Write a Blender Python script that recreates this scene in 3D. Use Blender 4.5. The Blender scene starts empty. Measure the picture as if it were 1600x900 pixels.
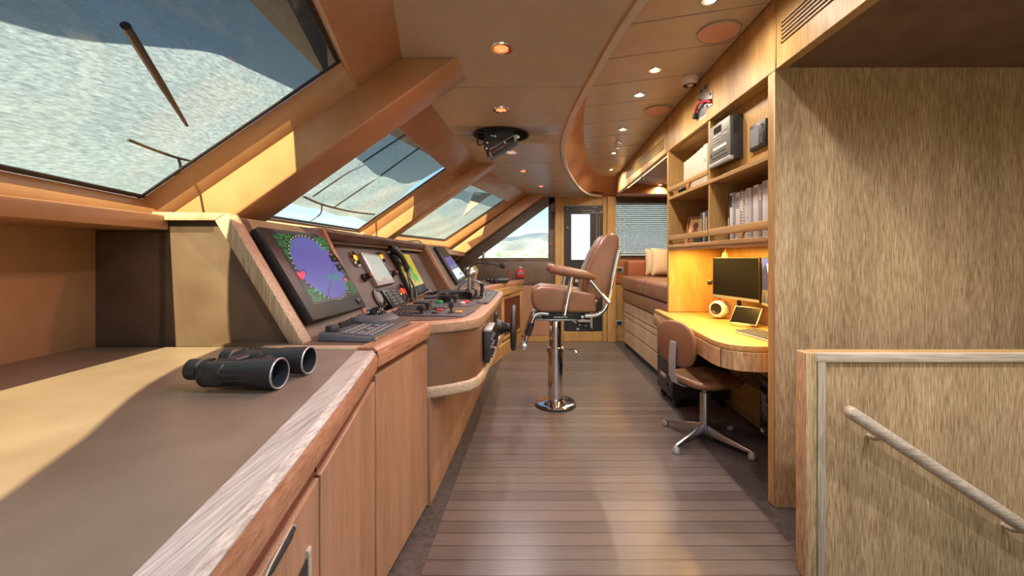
import bpy, bmesh, math, random
from mathutils import Vector, Matrix
random.seed(7)
S = bpy.context.scene
COL = S.collection
V = Vector
PI = math.pi
# ---------------------------------------------------------------- measuring helpers (camera stands at 0,0,1.3 looking along +Y)
FPX, U0, V0, EYE = 650.0, 826.0, 402.0, 1.30
def ray(u, v): return V(((u-U0)/FPX, 1.0, (V0-v)/FPX))
def atY(u, v, Y):
    r = ray(u, v); return V((r.x*Y, Y, EYE+r.z*Y))
def atX(u, v, X):
    r = ray(u, v); return atY(u, v, X/r.x)
def atZ(u, v, z):
    r = ray(u, v); return atY(u, v, (z-EYE)/r.z)
def onP(u, v, p, n):
    r = ray(u, v); o = V((0, 0, EYE)); return o + r*((p-o).dot(n)/r.dot(n))
def interp(tab, x):
    if x <= tab[0][0]: return tab[0][1]
    for (a, p), (b, q) in zip(tab, tab[1:]):
        if x <= b: return p+(q-p)*(x-a)/(b-a)
    return tab[-1][1]
def catmull(pts, n=6):
    pts = [V(p) for p in pts]; out = []
    for i in range(len(pts)-1):
        p0 = pts[max(i-1, 0)]; p1 = pts[i]; p2 = pts[i+1]; p3 = pts[min(i+2, len(pts)-1)]
        for k in range(n):
            t = k/n
            out.append(.5*((2*p1)+(p2-p0)*t+(2*p0-5*p1+4*p2-p3)*t*t+(3*p1-p0-3*p2+p3)*t**3))
    out.append(pts[-1]); return out
# ---------------------------------------------------------------- materials
def lin(c):
    r = []
    for x in c:
        x /= 255.0
        r.append(x/12.92 if x <= .04045 else ((x+.055)/1.055)**2.4)
    return (r[0], r[1], r[2], 1.0)
def newmat(name):
    m = bpy.data.materials.new(name); m.use_nodes = True
    nt = m.node_tree; b = nt.nodes['Principled BSDF']
    return m, nt, b
def N(nt, kind, **kw):
    n = nt.nodes.new(kind)
    for k, v in kw.items():
        if k in n.inputs: n.inputs[k].default_value = v
        else: setattr(n, k, v)
    return n
def ramp(nt, stops):
    r = nt.nodes.new('ShaderNodeValToRGB'); e = r.color_ramp.elements
    while len(e) < len(stops): e.new(.5)
    for i, (p, c) in enumerate(stops): e[i].position = p; e[i].color = c
    return r
def mix4(a, b, t): return tuple(a[i]*(1-t)+b[i]*t for i in range(3))+(1,)
def plain(name, rgb, rough=.5, metal=0.0, spec=.5, bump=0, bscale=300, var=.06, coat=0):
    m, nt, b = newmat(name); c = lin(rgb)
    tc = N(nt, 'ShaderNodeTexCoord'); no = N(nt, 'ShaderNodeTexNoise', Scale=bscale, Detail=3.0)
    nt.links.new(tc.outputs['Object'], no.inputs['Vector'])
    r = ramp(nt, [(.3, mix4(c, (0, 0, 0, 1), var)), (.7, mix4(c, (1, 1, 1, 1), var*.4))])
    nt.links.new(no.outputs['Fac'], r.inputs['Fac']); nt.links.new(r.outputs['Color'], b.inputs['Base Color'])
    b.inputs['Roughness'].default_value = rough; b.inputs['Metallic'].default_value = metal
    b.inputs['Specular IOR Level'].default_value = spec; b.inputs['Coat Weight'].default_value = coat
    if bump:
        bp = N(nt, 'ShaderNodeBump', Strength=bump, Distance=.002)
        nt.links.new(no.outputs['Fac'], bp.inputs['Height']); nt.links.new(bp.outputs['Normal'], b.inputs['Normal'])
    return m
def leather(name, rgb, rough=.42, var=.14, spec=.5):
    m, nt, b = newmat(name); c = lin(rgb)
    tc = N(nt, 'ShaderNodeTexCoord')
    n1 = N(nt, 'ShaderNodeTexNoise', Scale=5.0, Detail=4.0); n2 = N(nt, 'ShaderNodeTexVoronoi', Scale=420.0)
    for n in (n1, n2): nt.links.new(tc.outputs['Object'], n.inputs['Vector'])
    r = ramp(nt, [(.3, mix4(c, (0, 0, 0, 1), var)), (.72, mix4(c, (1, .9, .8, 1), var*.35))])
    nt.links.new(n1.outputs['Fac'], r.inputs['Fac']); nt.links.new(r.outputs['Color'], b.inputs['Base Color'])
    bp = N(nt, 'ShaderNodeBump', Strength=.18, Distance=.0012)
    nt.links.new(n2.outputs['Distance'], bp.inputs['Height']); nt.links.new(bp.outputs['Normal'], b.inputs['Normal'])
    b.inputs['Roughness'].default_value = rough; b.inputs['Specular IOR Level'].default_value = spec
    return m
def wood(name, dark, light, axis='Z', rough=.45, fine=110.0, contrast=.22, along=2.5, spec=.4):
    m, nt, b = newmat(name); d, l = lin(dark), lin(light)
    tc = N(nt, 'ShaderNodeTexCoord'); mp = N(nt, 'ShaderNodeMapping')
    sc = [fine]*3; sc['XYZ'.index(axis)] = along
    mp.inputs['Scale'].default_value = sc
    nt.links.new(tc.outputs['Object'], mp.inputs['Vector'])
    n1 = N(nt, 'ShaderNodeTexNoise', Scale=1.0, Detail=5.0, Roughness=.65)
    mp2 = N(nt, 'ShaderNodeMapping'); sc2 = [9.0]*3; sc2['XYZ'.index(axis)] = .8; mp2.inputs['Scale'].default_value = sc2
    nt.links.new(tc.outputs['Object'], mp2.inputs['Vector'])
    n2 = N(nt, 'ShaderNodeTexNoise', Scale=1.0, Detail=2.0)
    nt.links.new(mp.outputs['Vector'], n1.inputs['Vector']); nt.links.new(mp2.outputs['Vector'], n2.inputs['Vector'])
    r = ramp(nt, [(.5-contrast, d), (.5+contrast, l)])
    nt.links.new(n1.outputs['Fac'], r.inputs['Fac'])
    r2 = ramp(nt, [(.3, (.8, .78, .74, 1)), (.7, (1.08, 1.06, 1.04, 1))])
    nt.links.new(n2.outputs['Fac'], r2.inputs['Fac'])
    mx = N(nt, 'ShaderNodeMix', data_type='RGBA', blend_type='MULTIPLY'); mx.inputs[0].default_value = 1.0
    nt.links.new(r.outputs['Color'], mx.inputs[6]); nt.links.new(r2.outputs['Color'], mx.inputs[7])
    nt.links.new(mx.outputs[2], b.inputs['Base Color'])
    bp = N(nt, 'ShaderNodeBump', Strength=.15, Distance=.001)
    nt.links.new(n1.outputs['Fac'], bp.inputs['Height']); nt.links.new(bp.outputs['Normal'], b.inputs['Normal'])
    b.inputs['Roughness'].default_value = rough; b.inputs['Specular IOR Level'].default_value = spec
    return m
def glow(name, rgb, strength, base=None):
    m, nt, b = newmat(name)
    b.inputs['Base Color'].default_value = lin(base or rgb)
    b.inputs['Emission Color'].default_value = lin(rgb); b.inputs['Emission Strength'].default_value = strength
    b.inputs['Roughness'].default_value = .25
    return m
def glassmat(name, tint=(235, 245, 245), refl=.10):
    m = bpy.data.materials.new(name); m.use_nodes = True; nt = m.node_tree; nt.nodes.clear()
    o = N(nt, 'ShaderNodeOutputMaterial'); t = N(nt, 'ShaderNodeBsdfTransparent'); g = N(nt, 'ShaderNodeBsdfGlossy')
    t.inputs['Color'].default_value = lin(tint); g.inputs['Roughness'].default_value = .02
    lw = N(nt, 'ShaderNodeLayerWeight', Blend=.5); mx = N(nt, 'ShaderNodeMixShader')
    pw = N(nt, 'ShaderNodeMath', operation='POWER'); pw.inputs[1].default_value = 5.0
    fr = N(nt, 'ShaderNodeMath', operation='MULTIPLY_ADD'); fr.inputs[1].default_value = .35; fr.inputs[2].default_value = .02+refl*.1
    nt.links.new(lw.outputs['Facing'], pw.inputs[0]); nt.links.new(pw.outputs[0], fr.inputs[0])
    nt.links.new(fr.outputs[0], mx.inputs[0]); nt.links.new(t.outputs[0], mx.inputs[1]); nt.links.new(g.outputs[0], mx.inputs[2])
    nt.links.new(mx.outputs[0], o.inputs[0]); return m
def meshcloth(name, rgb, through=.3):
    m = bpy.data.materials.new(name); m.use_nodes = True; nt = m.node_tree; nt.nodes.clear()
    o = N(nt, 'ShaderNodeOutputMaterial'); t = N(nt, 'ShaderNodeBsdfTransparent'); tr = N(nt, 'ShaderNodeBsdfTranslucent'); d = N(nt, 'ShaderNodeBsdfDiffuse')
    tc = N(nt, 'ShaderNodeTexCoord'); mp = N(nt, 'ShaderNodeMapping'); mp.inputs['Scale'].default_value = (60, 9, 60)
    no = N(nt, 'ShaderNodeTexNoise', Scale=2.0, Detail=6.0, Roughness=.7)
    nt.links.new(tc.outputs['Object'], mp.inputs['Vector']); nt.links.new(mp.outputs['Vector'], no.inputs['Vector'])
    c = lin(rgb); r = ramp(nt, [(.3, mix4(c, (0, 0, 0, 1), .25)), (.7, mix4(c, (1, 1, 1, 1), .12))])
    t.inputs['Color'].default_value = lin((242, 222, 192))
    nt.links.new(no.outputs['Fac'], r.inputs['Fac'])
    for s in (tr, d): nt.links.new(r.outputs['Color'], s.inputs['Color'])
    m1 = N(nt, 'ShaderNodeMixShader'); m1.inputs[0].default_value = .25
    nt.links.new(tr.outputs[0], m1.inputs[1]); nt.links.new(d.outputs[0], m1.inputs[2])
    m2 = N(nt, 'ShaderNodeMixShader'); m2.inputs[0].default_value = through
    nt.links.new(m1.outputs[0], m2.inputs[1]); nt.links.new(t.outputs[0], m2.inputs[2])
    nt.links.new(m2.outputs[0], o.inputs[0]); return m

def floormat():
    m, nt, b = newmat('floor_planks')
    tc = N(nt, 'ShaderNodeTexCoord'); sp = N(nt, 'ShaderNodeSeparateXYZ'); nt.links.new(tc.outputs['Object'], sp.inputs[0])
    def math_(op, a, bv=None):
        n = N(nt, 'ShaderNodeMath', operation=op)
        nt.links.new(a, n.inputs[0])
        if bv is not None:
            if isinstance(bv, (int, float)): n.inputs[1].default_value = bv
            else: nt.links.new(bv, n.inputs[1])
        return n.outputs[0]
    q = math_('DIVIDE', math_('ADD', sp.outputs['Y'], .003), .0872)
    fr = math_('FRACT', q); fl = math_('FLOOR', q)
    line = math_('LESS_THAN', fr, .055)
    wn = N(nt, 'ShaderNodeTexWhiteNoise', noise_dimensions='1D'); nt.links.new(fl, wn.inputs['W'])
    mp = N(nt, 'ShaderNodeMapping'); mp.inputs['Scale'].default_value = (3, 120, 1); nt.links.new(tc.outputs['Object'], mp.inputs['Vector'])
    no = N(nt, 'ShaderNodeTexNoise', Scale=1.0, Detail=5.0); nt.links.new(mp.outputs['Vector'], no.inputs['Vector'])
    s = math_('ADD', math_('MULTIPLY', wn.outputs['Value'], .35), math_('MULTIPLY', no.outputs['Fac'], .65))
    r = ramp(nt, [(.2, lin((90, 82, 77))), (.8, lin((116, 107, 101)))]); nt.links.new(s, r.inputs['Fac'])
    mx = N(nt, 'ShaderNodeMix', data_type='RGBA'); nt.links.new(line, mx.inputs[0]); nt.links.new(r.outputs['Color'], mx.inputs[6]); mx.inputs[7].default_value = lin((58, 48, 44))
    nt.links.new(mx.outputs[2], b.inputs['Base Color'])
    bp = N(nt, 'ShaderNodeBump', Strength=.5, Distance=.002, invert=True); nt.links.new(line, bp.inputs['Height']); nt.links.new(bp.outputs['Normal'], b.inputs['Normal'])
    b.inputs['Roughness'].default_value = .30; b.inputs['Specular IOR Level'].default_value = .55
    return m

M = dict(
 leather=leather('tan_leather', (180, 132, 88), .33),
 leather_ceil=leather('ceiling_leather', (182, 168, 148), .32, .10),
 leather_dark=leather('brown_leather', (92, 72, 56)),
 leather_pod=leather('pod_leather', (120, 84, 55), .38),
 leather_chair=leather('chair_leather', (128, 90, 58), .34),
 leather_seat=leather('settee_leather', (134, 92, 64), .36),
 leather_counter=leather('counter_leather', (130, 112, 94), .30),
 lip=leather('lip_leather', (206, 196, 178), .35),
 dash=leather('dash_leather', (80, 66, 60), .45),
 podedge=wood('pod_edge_oak', (146, 112, 86), (206, 176, 148), 'Y', fine=140, contrast=.2, along=6, rough=.35),
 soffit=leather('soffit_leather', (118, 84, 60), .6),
 fascia=leather('fascia_leather', (178, 116, 60), .4),
 oak=wood('limed_oak_upright', (160, 120, 68), (206, 174, 114), 'Z', fine=200, contrast=.17, along=6),
 oak_y=wood('limed_oak_long', (160, 120, 68), (206, 174, 114), 'Y'),
 oak_x=wood('limed_oak_cross', (160, 120, 68), (206, 174, 114), 'X'),
 panel=wood('weathered_oak_panel', (146, 112, 70), (214, 186, 142), 'Z', fine=260, contrast=.13, along=12, rough=.55),
 pink=wood('red_lit_oak_door', (148, 110, 84), (184, 146, 116), 'Z', fine=200, contrast=.2, along=6),  # the red light on the cabinets is mixed into this oak tone
 lime=wood('bleached_oak_edge', (138, 128, 118), (220, 214, 206), 'Y', fine=200, contrast=.2, along=6, rough=.4),
 lime_z=wood('bleached_oak_upright', (150, 128, 100), (214, 200, 176), 'Z', fine=140, contrast=.2, along=6, rough=.45),
 edge_z=wood('brown_oak_upright', (140, 92, 64), (196, 150, 118), 'Z', fine=120, contrast=.2, along=5, rough=.35),
 lime_x=wood('bleached_oak_cross', (160, 138, 112), (216, 202, 178), 'X', fine=140, contrast=.2, along=6, rough=.4),
 edge=wood('brown_oak_edge', (140, 92, 64), (196, 150, 118), 'Y', fine=120, contrast=.2, along=5, rough=.35),
 pale=wood('pale_oak_drawer', (176, 148, 118), (212, 186, 156), 'Z', fine=120, contrast=.3),
 floor=floormat(), margin_shaded=plain('floor_margin', (70, 64, 62), .4, var=.1, bscale=40),  # floor margin toned darker to stand in for shade along the cabinets
 black=plain('black_plastic', (22, 23, 26), .4), black_gloss=plain('black_gloss', (10, 11, 13), .12),
 rubber=plain('black_rubber', (30, 33, 38), .42, bump=.1, bscale=600),
 grey=plain('dark_grey_plastic', (74, 80, 88), .45), midgrey=plain('mid_grey_plastic', (120, 124, 126), .45),
 silver=plain('silver_plastic', (176, 178, 178), .35, .4), chrome=plain('chrome', (225, 225, 228), .06, 1.0, var=.02),
 alu=plain('brushed_aluminium', (176, 178, 182), .32, 1.0, var=.05), white=plain('white_plastic', (232, 230, 222), .4),
 cream=plain('cream_cloth', (214, 192, 152), .85, bump=.3, bscale=500), ivory=plain('binder_ivory', (206, 196, 176), .6),
 gap=plain('dark_gap', (24, 18, 15), .8), red=plain('red_plastic', (190, 28, 34), .4), pinkdisc=plain('pink_grille_cloth', (206, 160, 142), .8, bump=.2, bscale=900),
 green=plain('green_plastic', (20, 140, 80), .4), yellow=plain('yellow_plastic', (226, 168, 40), .5),
 bookblue=plain('blue_book_cloth', (58, 76, 96), .6), booknavy=plain('navy_book_cloth', (28, 36, 48), .6), bookwhite=plain('white_binder', (214, 214, 214), .5),
 bookgrey=plain('grey_binder', (150, 156, 162), .5), frame=wood('picture_frame_wood', (120, 58, 28), (168, 92, 50), 'Z'), gold=plain('gilt', (196, 158, 84), .4, .3),
 glass=glassmat('window_glass'), clear=glassmat('clear_glass', (240, 245, 240), .3),
 cloth=meshcloth('grey_mesh_cloth', (60, 64, 66), .36), strap=plain('dark_strap', (40, 40, 42), .7),
 whitecloth=meshcloth('white_cloth', (225, 225, 220), .15),
 hull=plain('white_hull_paint', (92, 98, 104), .35), deck=plain('pale_deck', (140, 134, 126), .6),
 s_black=plain('screen_black', (13, 14, 16), .25, var=.02, spec=.12), s_dark=glow('screen_dim', (46, 44, 36), .30, (20, 20, 20)), s_blue=glow('radar_blue', (84, 80, 150), .42, (24, 22, 44)),
 s_green=glow('radar_green', (50, 170, 70), .35, (10, 40, 15)), s_red=glow('radar_red', (255, 40, 70), .7), s_white=glow('radar_white', (230, 230, 190), .5),
 s_line=plain('radar_line', (24, 20, 60), .3), s_lcd=glow('lcd_grey', (168, 182, 172), .28, (110, 120, 110)), s_yellow=glow('chart_yellow', (190, 166, 50), .34, (80, 70, 20)),
 s_amber=glow('amber_lamp', (255, 130, 20), 1.2), s_redl=glow('red_lamp', (255, 50, 25), .9), s_lilac=glow('screen_lilac', (110, 96, 150), .35, (40, 36, 60)), s_grey=glow('screen_light', (196, 196, 200), .35, (110, 110, 110)),
 s_sky=glow('wallpaper_sky', (70, 100, 150), .7, (30, 40, 60)), s_mount=glow('wallpaper_slope', (34, 46, 66), .7, (20, 24, 30)), s_snow=glow('wallpaper_snow', (190, 205, 220), .7, (100, 110, 120)), s_tree=glow('wallpaper_forest', (120, 104, 60), .6, (50, 44, 26)),
 lamp_red=glow('red_downlight', (255, 76, 40), 2.2), lamp_warm=glow('warm_downlight', (255, 200, 120), 6.0), lamp_strip=glow('warm_strip', (255, 200, 110), 3.5),
 sea=plain('sea', (22, 40, 52), .15), hill=plain('hill_far', (40, 45, 50), .9, bscale=.02, var=.2), green_hill=plain('hill_green', (44, 56, 18), .9, bscale=.15, var=.3), blue_hill=plain('hill_blue', (28, 40, 54), .9, bscale=.01, var=.1),
 orange=plain('orange_leatherette', (158, 92, 54), .5),
)
# ---------------------------------------------------------------- mesh builder
WL = {}
class MB:
    def __init__(s): s.bm = bmesh.new(); s.mi = 0
    def _merge(s, t, b=0.0, seg=2):
        if b > 0:
            bmesh.ops.recalc_face_normals(t, faces=t.faces[:])
            es = [e for e in t.edges if len(e.link_faces) == 2 and e.calc_face_angle(0) > .35]
            if es: bmesh.ops.bevel(t, geom=es, offset=b, segments=seg, profile=.5, affect='EDGES', clamp_overlap=True)
        for f in t.faces: f.material_index = s.mi
        me = bpy.data.meshes.new('tmp'); t.to_mesh(me); t.free()
        s.bm.from_mesh(me); bpy.data.meshes.remove(me); return s
    def hexa(s, p, b=0.0, seg=2):
        t = bmesh.new(); v = [t.verts.new(q) for q in p]
        for f in ((0, 3, 2, 1), (4, 5, 6, 7), (0, 1, 5, 4), (1, 2, 6, 5), (2, 3, 7, 6), (3, 0, 4, 7)): t.faces.new([v[i] for i in f])
        return s._merge(t, b, seg)
    def box(s, x0, x1, y0, y1, z0, z1, b=0.0, seg=2):
        return s.hexa([(x0, y0, z0), (x1, y0, z0), (x1, y1, z0), (x0, y1, z0), (x0, y0, z1), (x1, y0, z1), (x1, y1, z1), (x0, y1, z1)], b, seg)
    def obox(s, c, ex, ey, ez, b=0.0, seg=2):
        c, ex, ey, ez = V(c), V(ex), V(ey), V(ez)
        return s.hexa([c-ex-ey-ez, c+ex-ey-ez, c+ex+ey-ez, c-ex+ey-ez, c-ex-ey+ez, c+ex-ey+ez, c+ex+ey+ez, c-ex+ey+ez], b, seg)
    def quadbox(s, q, nrm, th, b=0.0, seg=2):          # quad of four corners thickened along nrm
        q = [V(p) for p in q]; d = V(nrm)*th
        return s.hexa(q+[p+d for p in q], b, seg)
    def prism(s, pts, vec, b=0.0, seg=2):
        t = bmesh.new(); vec = V(vec); a = [t.verts.new(V(p)) for p in pts]; c = [t.verts.new(V(p)+vec) for p in pts]; n = len(a)
        t.faces.new(a[::-1]); t.faces.new(c)
        for i in range(n): t.faces.new((a[i], a[(i+1) % n], c[(i+1) % n], c[i]))
        return s._merge(t, b, seg)
    def face(s, pts):
        t = bmesh.new(); t.faces.new([t.verts.new(V(p)) for p in pts]); return s._merge(t)
    def loft(s, rings, closed=True, caps=True, b=0.0, seg=2):
        t = bmesh.new(); R = [[t.verts.new(V(p)) for p in r] for r in rings]; n = len(R[0])
        for i in range(len(R)-1):
            for k in range(n if closed else n-1):
                t.faces.new((R[i][k], R[i][(k+1) % n], R[i+1][(k+1) % n], R[i+1][k]))
        if caps and closed: t.faces.new(R[0][::-1]); t.faces.new(R[-1])
        return s._merge(t, b, seg)
    def tube(s, pts, r, n=10, smooth=0, closed=False):
        P = catmull(pts, smooth) if smooth else [V(p) for p in pts]
        rr = r if isinstance(r, (list, tuple)) else None
        rings = []; up = V((0, 0, 1))
        for i, p in enumerate(P):
            a = P[i-1] if i else P[0]; c = P[i+1] if i < len(P)-1 else P[-1]
            if closed: a = P[i-1]; c = P[(i+1) % len(P)]
            d = (c-a).normalized()
            if i == 0:
                up = V((0, 0, 1)) if abs(d.z) < .9 else V((1, 0, 0))
            x = d.cross(up).normalized(); y = x.cross(d).normalized(); up = y
            rad = (rr[min(int(i*len(rr)/len(P)), len(rr)-1)] if rr else r)
            rings.append([p+x*(rad*math.cos(2*PI*k/n))+y*(rad*math.sin(2*PI*k/n)) for k in range(n)])
        if closed: rings.append(rings[0]); return s.loft(rings, True, False)
        return s.loft(rings)
    def cyl(s, p0, p1, r0, r1=None, n=24, b=0.0):
        p0, p1 = V(p0), V(p1); r1 = r0 if r1 is None else r1; d = (p1-p0).normalized()
        u = V((0, 0, 1)) if abs(d.z) < .9 else V((1, 0, 0)); x = d.cross(u).normalized(); y = d.cross(x)
        ring = lambda p, r: [p+x*(r*math.cos(2*PI*k/n))+y*(r*math.sin(2*PI*k/n)) for k in range(n)]
        return s.loft([ring(p0, r0), ring(p1, r1)], b=b)
    def lathe(s, prof, o, axis=(0, 0, 1), n=28, ring=False):
        o, d = V(o), V(axis).normalized(); u = V((0, 0, 1)) if abs(d.z) < .9 else V((1, 0, 0)); x = d.cross(u).normalized(); y = d.cross(x)
        R = [[o+d*h+x*(r*math.cos(2*PI*k/n))+y*(r*math.sin(2*PI*k/n)) for k in range(n)] for r, h in prof]
        return s.loft(R+[R[0]], True, False) if ring else s.loft(R)
    def ball(s, c, r, sx=1, sy=1, sz=1, n=20):
        t = bmesh.new(); bmesh.ops.create_uvsphere(t, u_segments=n, v_segments=n//2, radius=r)
        for v in t.verts: v.co = V((v.co.x*sx, v.co.y*sy, v.co.z*sz))+V(c)
        return s._merge(t)
    def xf(s, m):
        for v in s.bm.verts: v.co = m @ v.co
        return s
    def build(s, name, mats, parent=None, smooth=38, **props):
        if not isinstance(mats, (list, tuple)): mats = [mats]
        bmesh.ops.recalc_face_normals(s.bm, faces=s.bm.faces[:])
        if parent is not None: off = WL[parent]
        else:
            xs = [v.co for v in s.bm.verts]
            lo = [min(c[i] for c in xs) for i in range(3)]; hi = [max(c[i] for c in xs) for i in range(3)]
            off = V(((lo[0]+hi[0])/2, (lo[1]+hi[1])/2, lo[2]))
        for v in s.bm.verts: v.co -= off
        me = bpy.data.meshes.new(name); s.bm.to_mesh(me); s.bm.free()
        for m in mats: me.materials.append(m)
        for p in me.polygons: p.use_smooth = True
        me.set_sharp_from_angle(angle=math.radians(smooth))
        o = bpy.data.objects.new(name, me); COL.objects.link(o); WL[o] = V(off)
        if parent is not None: o.parent = parent
        else: o.location = off
        for k, v in props.items(): o[k] = v
        return o
def thing(name, label, cat, loc, group=None):
    o = bpy.data.objects.new(name, None); COL.objects.link(o); o.location = V(loc); WL[o] = V(loc)
    o.empty_display_size = .1; o['label'] = label; o['category'] = cat
    if group: o['group'] = group
    return o
def tag(o, label, cat, group=None):
    o['label'] = label; o['category'] = cat
    if group: o['group'] = group
    return o
def struct(mb, name, mats, parent=None, smooth=38):
    o = mb.build(name, mats, parent, smooth)
    if parent is None: o['kind'] = 'structure'
    return o
# ================================================================ THE ROOM
def zc(Y): return interp([(3.9, 2.27), (6.45, 2.235)], Y)               # main ceiling height (camber)
def zr(Y): return interp([(2.28, 2.64), (3.55, 2.604), (5.65, 2.49), (6.5, 2.44)], Y)   # raised ceiling
YF = 6.45                                                               # far wall
KP = [(.75, -2.6), (-.05, -.45), (-.645, 2.15), (-.535, 4.37), (.06, 6.45)]   # ceiling edge over the windows (plan)
def xl(Y): return interp([(k[1], k[0]) for k in KP], Y)
FC = [(1.30, -1.6), (1.02, -.6), (.78, .2), (.59, .9), (.47, 1.3), (.403, 1.568), (.359, 1.88), (.32, 2.29), (.28, 2.80), (.267, 3.336), (.303, 3.89), (.404, 4.6), (.63, 5.55), (.80, 6.05), (.94, 6.30), (1.15, 6.42), (1.34, 6.45)]
TC = [(1.30, -1.5), (1.22, -.6), (.98, .2), (.79, .9), (.67, 1.3), (.60, 1.6), (.56, 1.9), (.52, 2.3), (.478, 2.83), (.478, 3.35), (.515, 3.85), (.60, 4.45), (.74, 5.1), (.83, 5.5), (.94, 5.82), (1.12, 5.95), (1.34, 5.98)]
FCs = catmull([(x, y, 0) for x, y in FC], 5); TCs = catmull([(x, y, 0) for x, y in TC], 5)
def xr(Y): return interp([(p.y, p.x) for p in FCs], Y)

# floor
m = MB(); m.box(-.42, 1.20, -2.7, YF, -.04, 0); fl = struct(m, 'floor', M['floor'])
for v in fl.data.vertices: v.co.x += (v.co.y+fl.location.y-2.5)*.027    # planked field runs slightly askew
m = MB(); m.box(-1.9, 3.0, -2.7, YF+.1, -.09, -.041); m.box(-1.9, 3.0, -2.7, YF+.1, -.041, -.003); struct(m, 'floor_margin', M['margin_shaded'])

# main ceiling panels with dark joints, and the round hatch cut through them
m = MB(); seams = [-2.6, -1.35, -.35, .56, 1.47, 2.379, 3.30, 4.24, 5.19, 6.1, YF]
for a, b in zip(seams, seams[1:]):
    ys = [a+.004+(b-a-.008)*k/8 for k in range(9)]
    m.loft([[(xl(y)-.01, y, zc(y)), (xr(y), y, zc(y)), (xr(y), y, zc(y)+.03), (xl(y)-.01, y, zc(y)+.03)] for y in ys], b=.004, seg=1)
ce = struct(m, 'ceiling', M['leather_ceil'])
def cut(o, cutter_mb):
    c = cutter_mb.build('hatch_cut', M['gap'])
    md = o.modifiers.new('cut', 'BOOLEAN'); md.object = c; md.solver = 'EXACT'
    bpy.context.view_layer.update()
    me = bpy.data.meshes.new_from_object(o.evaluated_get(bpy.context.evaluated_depsgraph_get()))
    o.modifiers.clear(); o.data = me; bpy.data.objects.remove(c)
m = MB(); m.cyl((-.218, 3.30, 2.2), (-.218, 3.30, 2.34), .22, n=48); cut(ce, m)
m = MB()
ys = [-2.6+k*(YF+2.6)/30 for k in range(31)]
m.loft([[(xl(y)-.02, y, zc(y)+.031), (xr(y)+.0, y, zc(y)+.031), (xr(y)+.0, y, zc(y)+.05), (xl(y)-.02, y, zc(y)+.05)] for y in ys])
bk = struct(m, 'ceiling_backing', M['gap'])
m = MB(); m.cyl((-.218, 3.30, 2.2), (-.218, 3.30, 2.4), .215, n=48); cut(bk, m)

# raised ceiling to starboard: long leather planks set askew
m = MB(); yk = [2.2-.4*k for k in range(13, 0, -1)]+[2.2, 2.58, 2.98, 3.38, 3.8, 4.2, 4.6, 5.0, 5.4, 5.8, 6.2, 6.6]
def rz(x, y): return zr(y)
for a, b in zip(yk, yk[1:]):
    r = []
    for x in (.20, .74, 1.27):
        d = -.28*(x-1.26)
        y0, y1 = a+.005+d, b-.005+d
        r.append([(x, y0, zr(y0)), (x, y1, zr(y1)), (x, y1, zr(y1)+.03), (x, y0, zr(y0)+.03)])
    m.loft(r, b=.004, seg=1)
struct(m, 'ceiling_raised', M['leather_ceil'])
m = MB(); m.loft([[(.1, y, zr(y)+.032), (1.3, y, zr(y)+.032), (1.3, y, zr(y)+.05), (.1, y, zr(y)+.05)] for y in (-2.7, 2.28, 3.55, 5.65, 6.6)]); struct(m, 'ceiling_raised_backing', M['gap'])
# curved fascia between the two ceilings and its pale lip
m = MB(); n = len(FCs)
m.loft([[FCs[i]+V((0, 0, zc(FCs[i].y)-.01)), TCs[i]+V((0, 0, zr(TCs[i].y)+.01)), TCs[i]+V((-.02, .02, zr(TCs[i].y)+.01)), FCs[i]+V((-.02, .02, zc(FCs[i].y)+.01))] for i in range(n)])
struct(m, 'trim_1', M['fascia'])
m = MB(); rings = []
for i in range(n-6):
    d = (FCs[min(i+1, n-1)]-FCs[max(i-1, 0)]).normalized(); nn = V((d.y, -d.x, 0)); p = FCs[i]; z = zc(p.y)
    rings.append([p+nn*.004+V((0, 0, z-.006)), p+nn*.038+V((0, 0, z-.014)), p+nn*.038+V((0, 0, z+.012)), p+nn*.004+V((0, 0, z+.012))])
m.loft(rings); struct(m, 'trim_2', M['lip'])

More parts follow.
